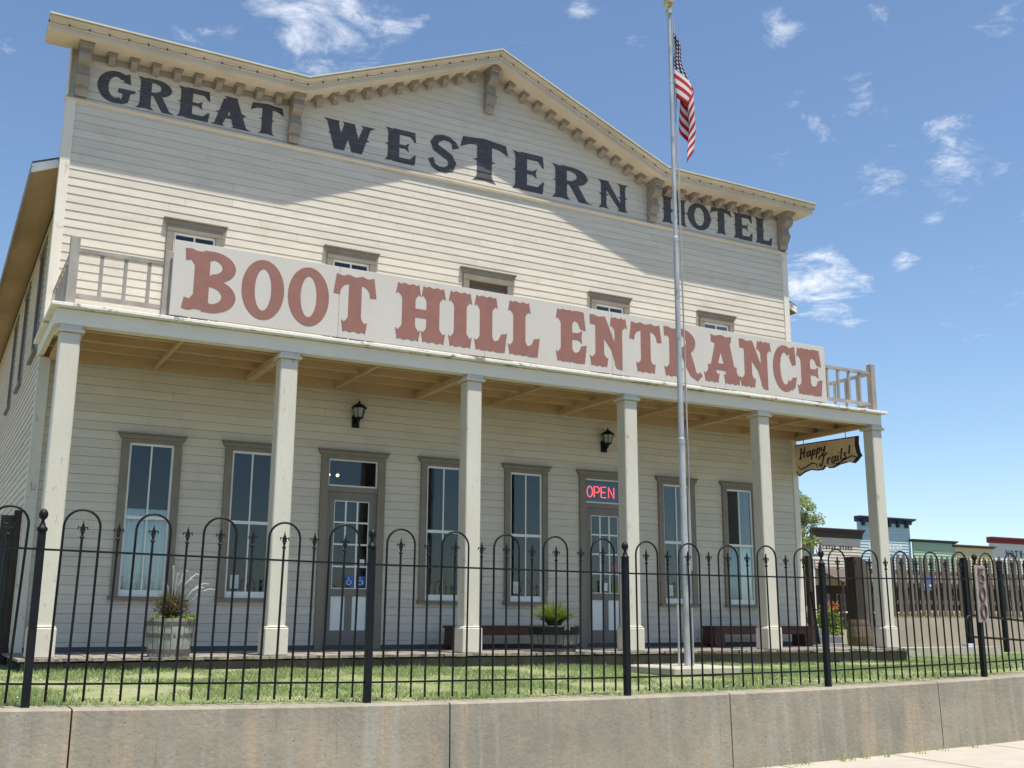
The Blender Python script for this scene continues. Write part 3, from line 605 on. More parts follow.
# ================================================================== signs, lamps, flag
bs = thing('entrance_sign', (0, -1.99, 0), 'long pale signboard reading BOOT HILL ENTRANCE along the porch roof', 'sign')
mb = MB()
xs_ = [.992, 2.985, 4.99, 6.995, 9.0, 11.04]
for a, b in zip(xs_[:-1], xs_[1:]): MB().box((a + .0015, 0, 3.748), (b - .0015, .03, 4.64)).build('board_panel', 'sign', bs, bevel=.002)
SL = [('B', 1.122, 1.745), ('O', 1.786, 2.296), ('O', 2.342, 2.854), ('T', 2.907, 3.469), ('H', 3.728, 4.422), ('I', 4.463, 4.803), ('L', 4.835, 5.322), ('L', 5.335, 5.823), ('E', 6.075, 6.573), ('N', 6.623, 7.25), ('T', 7.287, 7.851), ('R', 7.889, 8.56), ('A', 8.608, 9.298), ('N', 9.289, 9.922), ('C', 9.946, 10.428), ('E', 10.435, 10.961)]
for nm, a, b in (('BOOT', 0, 4), ('HILL', 4, 8), ('ENTRANCE', 8, 16)):
    it = [(c, x0, x1, 3.832, 4.565) for c, x0, x1 in SL[a:b]]
    for t1 in it: build_paint(letters(GA, [t1], lambda z, zc: -.003), 'letter', 'red', bs)['label'] = 'red brown letter %s of the word %s' % (t1[0], nm)
# string of Christmas lights along the cornice
ls = thing('light_string', (0, 0, 0), 'thin dark string of small bulbs draped along the hotel cornice', 'light string')
mb = MB(); pts = []
for (xa, za), (xb, zb) in zip(line[:-1], line[1:]):
    Ls = math.hypot(xb - xa, zb - za); nn = max(1, round(Ls / .24))
    for i in range(nn): t = i / nn; pts.append((xa + (xb - xa) * t, -.455, za + (zb - za) * t - .075))
pts.append((XE1, -.455, ZC - .075)); wire = []
for i, p in enumerate(pts):
    wire.append(p)
    if i < len(pts) - 1: q = pts[i + 1]; wire.append(((p[0] + q[0]) / 2, -.455, (p[2] + q[2]) / 2 - .012))
mb.tube(wire, .003, 4); mb.build('wire', 'iron', ls)
b0 = MB().lathe([(.0, -.02), (.009, -.012), (.010, 0), (.007, .010), (.007, .018), (0, .020)], n=6).build('bulb', mat('dark_bulb', (.04, .035, .05), .3), ls)
b0.location = pts[0]
for p in pts[1:]:
    c = b0.copy(); COL.objects.link(c); c.parent = ls; c.location = p
# lanterns
def lantern(x, z, label):
    t = thing('wall_lantern', (x, -.02, z), label, 'lantern', 'lanterns on the porch wall'); t.scale = (1.15, 1.15, 1.15)
    a = MB(); a.box((-.045, -.02, -.17), (.045, 0, -.02)); a.tube([(0, -.01, -.1), (0, -.06, -.13), (0, -.10, -.11), (0, -.11, -.07)], .016, 6); a.build('wall_arm', 'iron', t)
    c = (0, -.11, 0); g = MB().lathe([(.05, -.06), (.075, .055)], c, 6); g.build('lamp_glass', 'lampglass', t)
    f = MB()
    for k in range(6):
        an = pi * k / 3; f.tube([(c[0] + .053 * cos(an), c[1] + .053 * sin(an), -.06), (c[0] + .079 * cos(an), c[1] + .079 * sin(an), .055)], .005, 4)
    f.lathe([(0, -.10), (.018, -.095), (.03, -.075), (.056, -.068), (.056, -.058), (0, -.056)], c, 6); f.build('cage', 'iron', t)
    r = MB().lathe([(0, .05), (.098, .054), (.095, .064), (.06, .095), (.035, .11), (.012, .115), (.020, .125), (.012, .137), (.004, .142), (.003, .165), (0, .166)], c, 12); r.build('lantern_roof', 'iron', t)
lantern(3.98, 3.21, 'black wall lantern above the left entrance door'); lantern(8.14, 3.19, 'black wall lantern above the door with the red OPEN sign')
# neon OPEN sign inside transom
ns = thing('open_sign', (8.15, .04, 2.19), 'lit red neon OPEN sign in the transom over the right door', 'neon sign')
MB().box((-.32, 0, .02), (.32, .015, .30)).build('sign_back', mat('sign_black', (.012, .016, .022), .35, .05), ns)
t = MB()
def nt_(pts, dx): t.tube([(dx + p[0], -.012, p[1]) for p in pts], .0075, 6)
h0, h1 = .09, .255
nt_([(.055 + .05 * cos(a), .1725 + .083 * sin(a)) for a in [2 * pi * i / 16 for i in range(17)]], -.30)
nt_([(0, h0), (0, h1), (.07, h1), (.095, h1 - .03), (.095, .185), (.07, .165), (0, .165)], -.165)
nt_([(.09, h0), (0, h0), (0, h1), (.09, h1)], -.035); nt_([(0, .172), (.075, .172)], -.035)
nt_([(0, h0), (0, h1), (.10, h0), (.10, h1)], .105)
t.build('neon_letters', 'neon', ns)
pl = thing('pendant_lamp', (3.75, .35, 2.38), 'small lit pair of warm lamps behind the left door transom', 'lamp')
for dx in (0, .13):
    MB().lathe([(0, -.022), (.02, -.01), (.022, .01), (0, .025)], (dx, 0, 0), 10).build('bulb', 'warm', pl, smooth=True)
MB().tube([(0, 0, .03), (.065, 0, .12), (.13, 0, .03)], .006, 5).tube([(.065, 0, .12), (.065, 0, .9)], .005, 5).build('lamp_stem', 'iron', pl)

# hanging Happy Trails sign (in the plane x=12.2, facing the street side)
hs = thing('hanging_sign', (12.21, 0, 0), 'tan scalloped board reading Happy Trails! hanging from the porch side beam', 'sign')
out = [(-.02, 3.44), (-1.487, 3.395), (-1.475, 3.27), (-1.50, 3.12), (-1.535, 3.06), (-1.44, 2.985), (-1.38, 2.95), (-1.25, 2.985), (-1.05, 2.97), (-.90, 2.93), (-.80, 2.935), (-.735, 2.985), (-.66, 2.925), (-.52, 2.925), (-.36, 2.955), (-.22, 2.93), (-.08, 2.875), (.0, 2.975), (-.015, 3.08), (.01, 3.2)]
MB().prism(out, -.012, .012, 'x').build('sign_border', mat('dark_green_edge', (.03, .04, .03), .6), hs)
out = [(y * .965, z) for y, z in out]
cy, cz = -.72, 3.17
inn = [(cy + (y - cy) * .97, cz + (z - cz) * .92) for y, z in out]
MB().prism(inn, -.015, .015, 'x').build('sign_face', 'signwood', hs)
tx = MB()
SCR = {'H': [[(.12, .0), (.28, .95)], [(.55, .0), (.72, 1.0)], [(.0, .05), (.12, 0), (.22, .1)], [(.2, .5), (.65, .52)], [(.15, .85), (.28, .98), (.36, .92)]],
 'a': [[(.45, .4), (.25, .48), (.08, .3), (.06, .08), (.2, 0), (.4, .2), (.5, .48), (.42, .05), (.55, .02)]],
 'p': [[(.2, .48), (.0, -.4)], [(.15, .35), (.35, .5), (.45, .35), (.35, .05), (.12, .05)]],
 'y': [[(.1, .48), (.12, .15), (.3, .1), (.45, .3)], [(.52, .5), (.40, -.1), (.22, -.22), (.1, -.12)]],
 'T': [[(-.05, .62), (.0, .85), (.25, .92), (.55, .82), (.82, .98)], [(.48, .85), (.36, .45), (.28, .12), (.1, 0), (-.05, .12), (.05, .28)]],
 'r': [[(.15, .48), (.08, 0)], [(.12, .3), (.3, .5), (.42, .44)]],
 'i': [[(.15, .48), (.08, .05), (.2, 0)], [(.22, .66), (.24, .70)]],
 'l': [[(.28, 1.0), (.1, .05), (.25, 0)]],
 's': [[(.4, .42), (.25, .5), (.14, .38), (.32, .2), (.25, .02), (.02, .05)]],
 '!': [[(.28, 1.0), (.16, .3)], [(.12, .06), (.12, .0)]]}
def script(word, y0, z0, dy, dz, s, adv, hf=1.2):
    p = 0
    for ch in word:
        for st in SCR[ch]:
            pp = [(-.018, y0 - (p + q[0] * .85) * s * hf, z0 + (p + q[0]) * s * dz + q[1] * s) for q in st]
            tx.tube(pp, .015, 4)
        p += adv[ch]
AD = {'H': .72, 'a': .5, 'p': .46, 'y': .5, 'T': .62, 'r': .4, 'i': .24, 'l': .26, 's': .42, '!': .3}
script('Happy', -.12, 3.165, 1, .15, .185, AD, 1.3); script('Trails!', -.60, 2.985, 1, .15, .195, AD, 1.34)
tx.tube([(-.018, -.08, 3.05), (-.018, -.14, 2.99), (-.018, -.28, 3.02), (-.018, -.42, 3.07), (-.018, -.52, 3.04), (-.018, -.54, 2.98)], [.006, .012, .012, .014, .012, .006], 4)
tx.tube([(-.018, -.86, 3.0), (-.018, -1.0, 2.985), (-.018, -1.15, 3.03), (-.018, -1.32, 3.08), (-.018, -1.42, 3.05), (-.018, -1.42, 3.0)], [.006, .012, .014, .014, .012, .006], 4)
tx.build('script_lettering', 'ink', hs)
ch = MB()
for y in (-.22, -1.2): ch.tube([(0, y, 3.40), (0, y, 3.54)], .006, 5)
ch.build('hanger_chain', 'iron', hs)

# flagpole
FP = (6.83, -3.7)
fp = thing('flagpole', (FP[0], FP[1], -.11), 'tall grey steel flagpole standing on a concrete pad in the lawn', 'flagpole')
MB().lathe([(.043, 0), (.041, 2.6), (.044, 2.62), (.044, 2.68), (.036, 2.70), (.033, 5.2), (.036, 5.22), (.036, 5.27), (.028, 5.3), (.023, 8.41), (.045, 8.43), (.045, 8.49), (.012, 8.51), (.008, 8.55)], n=14).build('pole', 'gal', fp, smooth=False)
MB().lathe([(0, 0), (.04, .01), (.065, .04), (.072, .075), (.065, .11), (.04, .14), (0, .15)], (0, 0, 8.53), 16).build('finial_ball', 'gold', fp, smooth=True)
ro = MB(); ro.tube([(.06, -.02, 8.4), (.068, -.03, 5), (.075, -.03, 1.1)], .006, 4); ro.tube([(.06, .02, 8.4), (.085, .0, 4), (.06, -.03, 1.1)], .006, 4); ro.build('halyard', mat('rope', (.4, .4, .38), .8), fp)
cl = MB(); cl.box((-.012, -.08, 1.05), (.012, -.045, 1.25)); cl.build('cleat', 'gal', fp)
MB().tube([(-.09, .05, 0), (-.09, .05, .70)], .012, 8).tube([(.12, .05, 0), (.12, .05, .66)], .010, 8).build('support_pipe', 'gal', fp)
cp = MB(); cp.prism([(-.48, -.48), (.48, -.48), (.48, .48), (-.48, .48)], 0, .09, 'z'); o = cp.build('concrete_pad', 'slab', loc=(FP[0] - .05, FP[1] + .05, -.20), bevel=.015); tag(o, 'square concrete pad in the lawn under the flagpole', 'pad')
# flag, hanging limp
mb = MB(); NU, NV = 46, 26; mb.uv = []
for j in range(NV + 1):
    v = j / NV
    for i in range(NU + 1):
        u = i / NU
        zt = 8.05 - .95 * v; zz = zt - 1.04 * (u ** 1.15) * (1 - .12 * v)
        d_ = 8.05 - zz
        def pw(t, tab):
            for (a0, b0), (a1, b1) in zip(tab[:-1], tab[1:]):
                if t <= a1: k_ = (t - a0) / (a1 - a0); k_ = k_ * k_ * (3 - 2 * k_); return b0 + (b1 - b0) * k_
            return tab[-1][1]
        E_ = pw(d_, [(0, .05), (.35, .10), (.75, .23), (1.35, .27), (1.75, .22), (2.0, .17)])
        c_ = pw(u, [(0, 0), (.30, 1.), (.52, .30), (.78, .97), (1., .55)])
        mb.v.append((.02 + E_ * c_ + .012 * sin(d_ * 7 + u * 4), -.05 * sin(u * 9) - .05 * u + .02 * sin(d_ * 5), zz)); mb.uv.append((u, v))
mb.f = [(j * (NU + 1) + i, j * (NU + 1) + i + 1, (j + 1) * (NU + 1) + i + 1, (j + 1) * (NU + 1) + i) for j in range(NV) for i in range(NU)]
fl = mb.build('flag', 'flag', smooth=True, loc=(FP[0] + .03, FP[1] - .02, 0)); tag(fl, 'red white and blue striped flag hanging limp near the pole top', 'flag')
sd = fl.modifiers.new('t', 'SOLIDIFY'); sd.thickness = .003

# ================================================================== fence and street wall
def fpath(i):   # gentle curve of the street wall line
    t = i - 2; return Vector((-.45 + 2.44 * i, -5.927 + .028 * t * t + .0025 * 2.44 * i, -.2414 + .0134 * t * t))
wall = thing('concrete_wall', (0, 0, 0), 'long low stained concrete retaining wall below the iron fence', 'wall')
def wall_pt(x):
    i = (x + .45) / 2.44; return fpath(i)
joints = [-6.5, -3.1, -.17, 2.62, 5.45, 8.3, 11.2, 14.1, 17., 19.]
for a, b in zip(joints[:-1], joints[1:]):
    n = 6; m = MB(); vs = []
    for k in range(n + 1):
        x = a + .006 + (b - a - .012) * k / n; p = wall_pt(x)
        for dy, z in ((-.20, p.z - 1.3), (-.17, p.z - .012), (-.155, p.z), (.13, p.z + .002), (.15, p.z - 1.3)): vs.append((x, p.y + dy, z))
    fs = [(k * 5 + j, k * 5 + (j + 1) % 5, k * 5 + 5 + (j + 1) % 5, k * 5 + 5 + j) for k in range(n) for j in range(5)] + [tuple(range(5)), tuple(range(n * 5, n * 5 + 5))]
    m.add(vs, fs); m.build('wall_section', 'concrete', wall)
fence = thing('iron_fence', (0, 0, 0), 'black wrought iron fence with arched hoops and fleur-de-lis pickets on the concrete wall', 'fence')
def fleur(m, x, z):
    m.lathe([(.0, 0), (.016, .004), (.016, .016), (.009, .022), (.009, .04), (.014, .044), (.014, .052), (.006, .056)], (x, 0, z), 6)
    m.prism([(x - .006, z + .05), (x - .014, z + .085), (x - .006, z + .105), (x, z + .135), (x + .006, z + .105), (x + .014, z + .085), (x + .006, z + .05)], -.006, .006)
    for s in (-1, 1): m.tube([(x + s * .004, 0, z + .05), (x + s * .014, 0, z + .082), (x + s * .030, 0, z + .088), (x + s * .034, 0, z + .066)], [.006, .0065, .006, .004], 5)
    m.tube([(x - .02, 0, z + .06), (x + .02, 0, z + .06)], .005, 5)
PS = 2.44 / 20
def panel_proto(Lp):
    ps = Lp / 20; m = MB(); o = MB().box((.0, -.008, 1.058), (Lp, .008, 1.072)).build('fence_panel', 'iron', fence)
    MB().box((.0, -.008, .148), (Lp, .008, .162)).build('rail', 'iron', o)
    k = 1
    for grp in range(9):
        if grp % 2 == 0:
            a, c = k * ps, (k + 2) * ps; r = (c - a) / 2; zc = 1.235
            h = MB(); h.tube([(a, 0, .035), (a, 0, zc)] + [(a + r - r * cos(t), 0, zc + r * sin(t)) for t in [pi * q / 12 for q in range(1, 12)]] + [(c, 0, zc), (c, 0, .035)], .0090, 6); h.build('hoop_picket', 'iron', o, smooth=True)
            q = MB(); q.tube([((k + 1) * ps, 0, .035), ((k + 1) * ps, 0, 1.15)], .0090, 6); fleur(q, (k + 1) * ps, 1.15); q.build('picket', 'iron', o); k += 3
        else:
            q = MB(); q.tube([(k * ps, 0, .035), (k * ps, 0, 1.15)], .0090, 6); fleur(q, k * ps, 1.15); q.build('picket', 'iron', o); k += 1
    return o
proto = None
for i in range(-2, 6):
    a, b = fpath(i), fpath(i + 1); d = b - a
    if proto is None: o = proto = panel_proto(2.44)
    else: o = copy_tree(proto, fence)
    for c in o.children:
        if 'picket' in c.name: c.rotation_euler = (ru(-.006, .006), ru(-.004, .004), 0)
    o.location = a; o.rotation_euler = (0, -math.atan2(d.z, math.hypot(d.x, d.y)), math.atan2(d.y, d.x))
for i in range(-1, 7):
    p = fpath(i)
    m = MB(); m.box((-.027, -.027, -.02), (.027, .027, 1.19)); o = m.build('fence_post', 'iron', fence, loc=p, bevel=.004)
    m = MB().lathe([(.03, 1.19), (.036, 1.195), (.036, 1.215), (.022, 1.225), (.02, 1.24), (.012, 1.255), (.012, 1.27), (.026, 1.285), (.032, 1.305), (.028, 1.328), (.012, 1.345), (0, 1.35)], n=12); m.build('post_finial', 'iron', o, smooth=True)
# address board on the post
p4 = fpath(4)
ad = thing('address_sign', (p4.x + .02, p4.y - .045, p4.z), 'weathered vertical board with carved number 500 tied to a fence post', 'sign')
MB().box((-.085, 0, .59), (.085, .018, 1.215)).build('board', mat('grey_board', (.33, .29, .25), .85, .2, 9, (2, 2, .4), .4), ad, bevel=.004)
t = MB()
def dig(pts): t.tube(pts, .013, 5)
dig([(.045, -.006, 1.175), (-.03, -.006, 1.175), (-.04, -.006, 1.105), (.0, -.006, 1.12), (.04, -.006, 1.09), (.042, -.006, 1.045), (.01, -.006, 1.02), (-.04, -.006, 1.035)])
for zc in (.90, .71): dig([(.042 * cos(a), -.006, zc + .078 * sin(a)) for a in [2 * pi * q / 16 for q in range(17)]])
t.build('carved_digits', mat('faded_red_digits', (.12, .06, .05), .8, .3, 20), ad)

# ================================================================== ground
def sheet(name, pts, m, z=None):
    mb = MB(); mb.add([(p[0], p[1], p[2] if len(p) > 2 else z) for p in pts], [tuple(range(len(pts)))]); o = mb.build(name, m); o['kind'] = 'structure'; return o
def lawnz(x, y):
    w = wall_pt(max(-6, min(18, x)))
    t = max(0, min(1, (y - w.y) / (-2.0 - w.y)))
    return (w.z - .02) * (1 - t) + (-.13 - .007 * max(0, min(12, x))) * t
mb = MB(); nx, ny = 60, 24; x0, x1, = -7., 19.5
for i in range(nx + 1):
    x = x0 + (x1 - x0) * i / nx; yb = wall_pt(x).y + .12
    for j in range(ny + 1):
        y = yb + (1.6 - yb) * j / ny; mb.v.append((x, y, lawnz(x, y) + .012 * sin(x * 2.1 + y * 1.3)))
mb.f = [(i * (ny + 1) + j, (i + 1) * (ny + 1) + j, (i + 1) * (ny + 1) + j + 1, i * (ny + 1) + j + 1) for i in range(nx) for j in range(ny)]
o = mb.build('lawn', 'lawn', smooth=True); o['kind'] = 'structure'
mb = MB()
mb.add([(-500, 1.2, -.24), (500, 1.2, -.24), (600, 900, -.6), (-600, 900, -.6), (-500, -5.6, -.24), (-6.9, -5.5, -.24), (-6.9, 1.2, -.24), (19.4, 1.2, -.24), (19.4, -4.9, -.24), (500, -4.9, -.24)], [(0, 6, 7, 1, 2, 3), (4, 5, 6, 0), (8, 9, 1, 7)])
o = mb.build('ground', 'earth'); o['kind'] = 'structure'
def strip(name, m, y_off0, y_off1, z0, z1, xs=(-60, -6, -4, -2, 0, 2, 4, 6, 8, 10, 12, 14, 18, 60), thick=0):
    mb = MB(); vs = []
    for x in xs:
        w = wall_pt(max(-6, min(18, x))); sl = .022 * max(-6, min(18, x)) ; vs += [(x, w.y + y_off0, z0 + sl * .5), (x, w.y + y_off1, z1 + sl * .5)]
    mb.add(vs, [(2 * i, 2 * i + 2, 2 * i + 3, 2 * i + 1) for i in range(len(xs) - 1)]); return mb
o = strip('sidewalk', 'sidewalk', -.1, -2.0, -.965, -.98).build('sidewalk', 'sidewalk'); o['kind'] = 'structure'
mb = strip('kerb', '', -2.0, -2.15, -.98, -.982); m2 = strip('kerb', '', -2.15, -2.17, -.982, -1.13); o0 = len(mb.v); mb.add(m2.v, m2.f); o = mb.build('kerb', 'kerbc'); o['kind'] = 'structure'
mb = strip('road', '', -2.16, -60, -1.12, -1.3); o = mb.build('road', 'asphalt'); o['kind'] = 'structure'
# sidewalk score lines
mb = MB()
for i in range(-3, 12):
    x = i * 1.5; w = wall_pt(x); z = -.963 + .011 * x
    mb.add([(x, w.y - .1, z + .002), (x + .012, w.y - .1, z + .002), (x + .012, w.y - 1.98, z - .013), (x, w.y - 1.98, z - .013)], [(0, 1, 2, 3)])
o = mb.build('sidewalk_joints', 'riser'); o['kind'] = 'structure'
# grass blades (one stuff object)
mb = MB(); V = []; F = []
def blade(x, y, z, h, w, lean):
    a = ru(0, 2 * pi); dx, dy = cos(a) * w, sin(a) * w; lx, ly = ru(-lean, lean), ru(-lean, lean); o = len(V)
    V.extend([(x - dx, y - dy, z - .01), (x + dx, y + dy, z - .01), (x + lx, y + ly, z + h)]); F.append((o, o + 1, o + 2))
import mathutils.noise as mn
cnt = 0
while cnt < 140000:
    x = ru(-3.5, 17.5); y = ru(-5.85, 1.3) if (x < -.5 or x > 12.9) else ru(-5.85, -1.99)
    if y < wall_pt(x).y + .13: continue
    if abs(x - FP[0] + .05) < .47 and abs(y - FP[1] - .05) < .47: continue
    nz = mn.noise(Vector((x * .9, y * .9, 3.))) + .5 * mn.noise(Vector((x * 3, y * 3, 1.)))
    if rnd() > .50 + nz * 1.5: continue
    cnt += 1; hh = ru(.015, .038) * (1 + max(0, nz) * .8) * (1.5 if y > -2.12 and -.3 < x < 12.5 and rnd() < .25 else 1)
    blade(x, y, lawnz(x, y), hh, ru(.004, .008), .03)
me = bpy.data.meshes.new('grass'); me.from_pydata(V, [], F); me.materials.append(M['grass']); o = bpy.data.objects.new('grass', me); COL.objects.link(o)
tag(o, 'short patchy green grass covering the lawn behind the fence', 'grass', kind='stuff')
wm = MB()
for q in range(26):
    x = ru(4.5, 12.5); w_ = wall_pt(x); leafblades(wm, (x, w_.y - .24 - ru(0, .05), -.975 + .011 * x), 9, ru(.05, .12), .06, .004, .3, 3)
o = wm.build('weeds', 'grass'); tag(o, 'thin weeds sprouting along the foot of the concrete wall', 'weeds', kind='stuff')
V = []; F = []
for q in range(230):
    cx, cy = (ru(-2, 2), ru(-5.7, -3.2)) if q % 2 else (ru(4.8, 7.2), ru(-5.75, -5.2))
    z = lawnz(cx, cy) + ru(.03, .06)
    s = ru(.004, .009); o_ = len(V)
    V += [(cx - s, cy, z), (cx + s, cy, z), (cx, cy - s, z), (cx, cy + s, z), (cx, cy, z + s), (cx, cy, z - s)]
    F += [(o_ + a, o_ + b, o_ + c) for a, b, c in ((0, 2, 4), (2, 1, 4), (1, 3, 4), (3, 0, 4), (2, 0, 5), (1, 2, 5), (3, 1, 5), (0, 3, 5))]
me = bpy.data.meshes.new('clover'); me.from_pydata(V, [], F); me.materials.append(M['clover']); o = bpy.data.objects.new('clover_flowers', me); COL.objects.link(o)
tag(o, 'tiny white clover heads scattered through the lawn', 'clover', kind='stuff')

# ================================================================== porch things
def bench(x0, x1, y, label):
    t = thing('bench', ((x0 + x1) / 2, y, 0), label, 'bench', 'red brown benches on the porch'); w = (x1 - x0) / 2
    MB().box((-w, -.18, .285), (w, .16, .32)).build('seat', 'bench', t, bevel=.006)
    MB().box((-w + .06, -.165, .19), (w - .06, -.135, .284)).build('apron', 'bench', t)
    for s in (-1, 1):
        xx = s * (w - .12); MB().prism([(-.17, 0), (-.15, .284), (.13, .284), (.15, 0), (.05, 0), (.0, .07), (-.07, 0)], xx - .10, xx + .06 if s > 0 else xx + .10, 'x').build('leg', 'bench', t)
    return t
bench(5.27, 6.95, -.42, 'red brown plank bench beside the flower barrel between the two doors')
bench(9.77, 11.88, -.42, 'red brown plank bench at the right end of the porch under two windows')
def half_barrel(x, y, r, h, m, label, rimdark=False):
    t = thing('barrel_planter', (x, y, .002), label, 'planter')
    mb = MB(); n = 22; rs = []
    pr = [(r * .84, 0), (r * .90, h * .3), (r * .96, h * .65), (r, h), (r - .03, h), (r - .035, h - .05)]
    for q in range(n):
        a0, a1 = 2 * pi * q / n + .012, 2 * pi * (q + 1) / n - .012; j = ru(-.004, .004); vs = []
        for rr, z in pr:
            for a in (a0, (a0 + a1) / 2, a1): vs.append(((rr + j) * cos(a), (rr + j) * sin(a), z + (j if z > h * .9 else 0)))
        mb.add(vs, [(i * 3 + k, i * 3 + k + 1, i * 3 + k + 4, i * 3 + k + 3) for i in range(len(pr) - 1) for k in range(2)])
    b = mb.build('staves', m, t)
    for zz in (.14, .55, .86) if not rimdark else (.2, .80):
        rr = r * (.84 + .16 * zz) + .006; hb = .045 if not rimdark else (.05 if zz < .5 else .10)
        MB().lathe([(rr - .008, zz * h - hb / 2), (rr, zz * h - hb / 2), (rr + .004, zz * h + hb / 2), (rr - .006, zz * h + hb / 2)], n=28).build('band', 'hoop' if not rimdark else 'iron', t)
    MB().lathe([(0, h - .06), (r - .035, h - .06), (r - .035, h - .045), (0, h - .04)], n=20).build('soil', 'soil', t)
    MB().lathe([(r * .8, 0), (r * .84, .0), (r * .88, h - .07), (0, h - .07)], n=20).build('liner', 'soil', t)
    return t
half_barrel(1.29, -1.80, .255, .40, 'barrelA', 'whitewashed half barrel planter on the porch edge under the curtained window')
half_barrel(6.22, -1.68, .335, .33, 'barrelB', 'grey half barrel planter with dark rim left of the OPEN door', True)
def leaves(mb, c, r, n, s=.03, flat=1.):
    for q in range(n):
        d = Vector((random.gauss(0, 1), random.gauss(0, 1), random.gauss(0, 1))).normalized() * (rnd() ** .45)
        p = Vector((c[0] + d.x * r[0], c[1] + d.y * r[1], c[2] + d.z * r[2])); u = Vector((ru(-1, 1), ru(-1, 1), ru(-.6, .6))).normalized(); v = u.cross(Vector((ru(-1, 1), ru(-1, 1), ru(.2, 1)))).normalized(); s2 = s * ru(.6, 1.3)
        mb.add([p - u * s2, p - v * s2 * .5, p + u * s2, p + v * s2 * .5], [(0, 1, 2, 3)])
pg = thing('fountain_grass', (1.29, -1.80, .36), 'dark purple fountain grass with pale arching plumes in the whitewashed barrel', 'plant')
m = MB(); leafblades(m, (0, 0, 0), 340, .44, .30, .007, .3); leaves(m, (0, 0, .15), (.2, .2, .15), 420, .024); m.build('foliage', 'leafR', pg)
m = MB()
for dx, hh in ((-.02, .60), (.03, .52), (.10, .56), (.2, .52), (.28, .42), (.34, .36), (-.08, .42), (.15, .46), (.24, .38), (.06, .44)):
    pts = [(dx * .25, 0, .1), (dx * .5, -.02, hh * .55), (dx * .85, -.04, hh * .9), (dx * 1.15, -.05, hh), (dx * 1.35, -.06, hh * .98)]
    m.tube(pts, [.002, .003, .010, .009, .003], 5)
m.build('plume', 'plume', pg)
m = MB(); leaves(m, (.1, -.12, .05), (.17, .12, .04), 240, .02); leaves(m, (-.16, -.1, .05), (.1, .1, .05), 90, .018); m.build('low_leaves', 'leafG', pg)
sp = thing('spider_plant', (6.22, -1.68, .28), 'bright green arching leafy plant in the grey dark rimmed barrel', 'plant')
m = MB(); leafblades(m, (0, 0, .03), 620, .42, .52, .009, .5); m.build('foliage', 'leafG', sp)
m = MB()
for q in range(5): a = ru(-.12, .1); m.tube([(a * .5, 0, .1), (a, -.02, .35), (a * 1.2, -.03, ru(.42, .5))], [.002, .003, .006], 4)
m.build('flower_stalk', 'plume', sp)

# ================================================================== left side gate
gt = thing('board_gate', (-.10, .02, -.2), 'dark weathered board gate beside the left corner of the hotel', 'gate')
for q in range(9):
    xx = -.28 - q * .15; MB().box((xx, 0, .02), (xx + .14, .03, 1.80 + ru(-.02, .02))).build('board', mat('dark_gate_boards', (.05, .045, .042), .85, .3, 9, (2, 2, .3), .4) if q == 0 else bpy.data.materials['dark_gate_boards'], gt)
MB().box((-1.5, .03, .35), (-.14, .07, .45)).box((-1.5, .03, 1.4), (-.14, .07, 1.5)).build('cross_rail', 'darkwood', gt)
MB().box((-.14, -.03, 0), (-.06, .07, 1.85)).build('gate_post', 'darkwood', gt)

# ================================================================== right side background
rw = thing('ramp_wall', (0, 0, 0), 'low tan concrete retaining wall beyond the right end of the porch', 'wall')
MB().box((15.95, 1.5, -.3), (34, 1.7, .47)).build('wall_face', 'retain', rw)
o = MB().box((14.4, -.25, -.3), (16.9, .1, -.06)).build('concrete_curb', 'slab'); tag(o, 'short grey concrete curb in the grass beyond the porch end', 'curb')
mb = MB(); mb.add([(16.0, 1.7, .44), (60, 1.7, .44), (70, 12, .75), (29, 12, .75)], [(0, 1, 2, 3)]); mb.add([(16.0, 1.7, -.3), (16.0, 1.7, .44), (29, 12, .75), (29, 12, -.3)], [(0, 1, 2, 3)]); o = mb.build('raised_bank', 'earth'); o['kind'] = 'structure'
V = []; F = []
for q in range(9000):
    y = 1.75 + rnd() ** 1.5 * 5; x = ru(16.1 + (y - 1.7) * 1.27, 32); blade(x, y, .44 + (y - 1.7) * .03, ru(.04, .1), .008, .05)
me = bpy.data.meshes.new('bank_grass'); me.from_pydata(V, [], F); me.materials.append(mat('dry_blades', (.38, .34, .19), .9, .2, 4)); o = bpy.data.objects.new('bank_grass', me); COL.objects.link(o); tag(o, 'dry pale grass on the bank behind the tan wall', 'grass', kind='stuff')
pk = thing('picket_fence', (0, 0, 0), 'grey weathered wood picket fence on the bank behind the tan wall', 'fence')
x = 15.97; i = 0
while x < 29:
    zt = 1.74 + ru(-.05, .04) + (x - 15) * .012; w = ru(.085, .105); zb = .50 if x > 15.7 else -.15
    MB().prism([(x, zb), (x + w, zb), (x + w, zt - .09), (x + w / 2, zt), (x, zt - .09)], 1.85, 1.87).build('picket', 'oldwood', pk); x += .168
MB().box((15.95, 1.872, .75), (29, 1.91, .83)).box((15.95, 1.872, 1.35), (29, 1.91, 1.43)).build('rail', 'oldwood', pk)
st = thing('steel_post', (17.0, .5, -.25), 'thick black steel post near the handrail left of the number board', 'post', 'black steel posts by the ramp'); MB().box((-.042, -.042, 0), (.042, .042, 1.86)).build('shaft', 'iron', st); MB().box((-.05, -.05, 1.86), (.05, .05, 1.885)).build('post_cap', 'iron', st)
st2 = copy_tree(st); st2.location = (18.6, .9, -.25); st2['label'] = 'black steel post right of the number board near the picture edge'
st3 = copy_tree(st); st3.location = (14.86, .5, -.25); st3['label'] = 'black steel post just right of the last porch column'
hr = thing('handrail', (0, 0, 0), 'black pipe handrail with rounded end along the ramp', 'handrail')
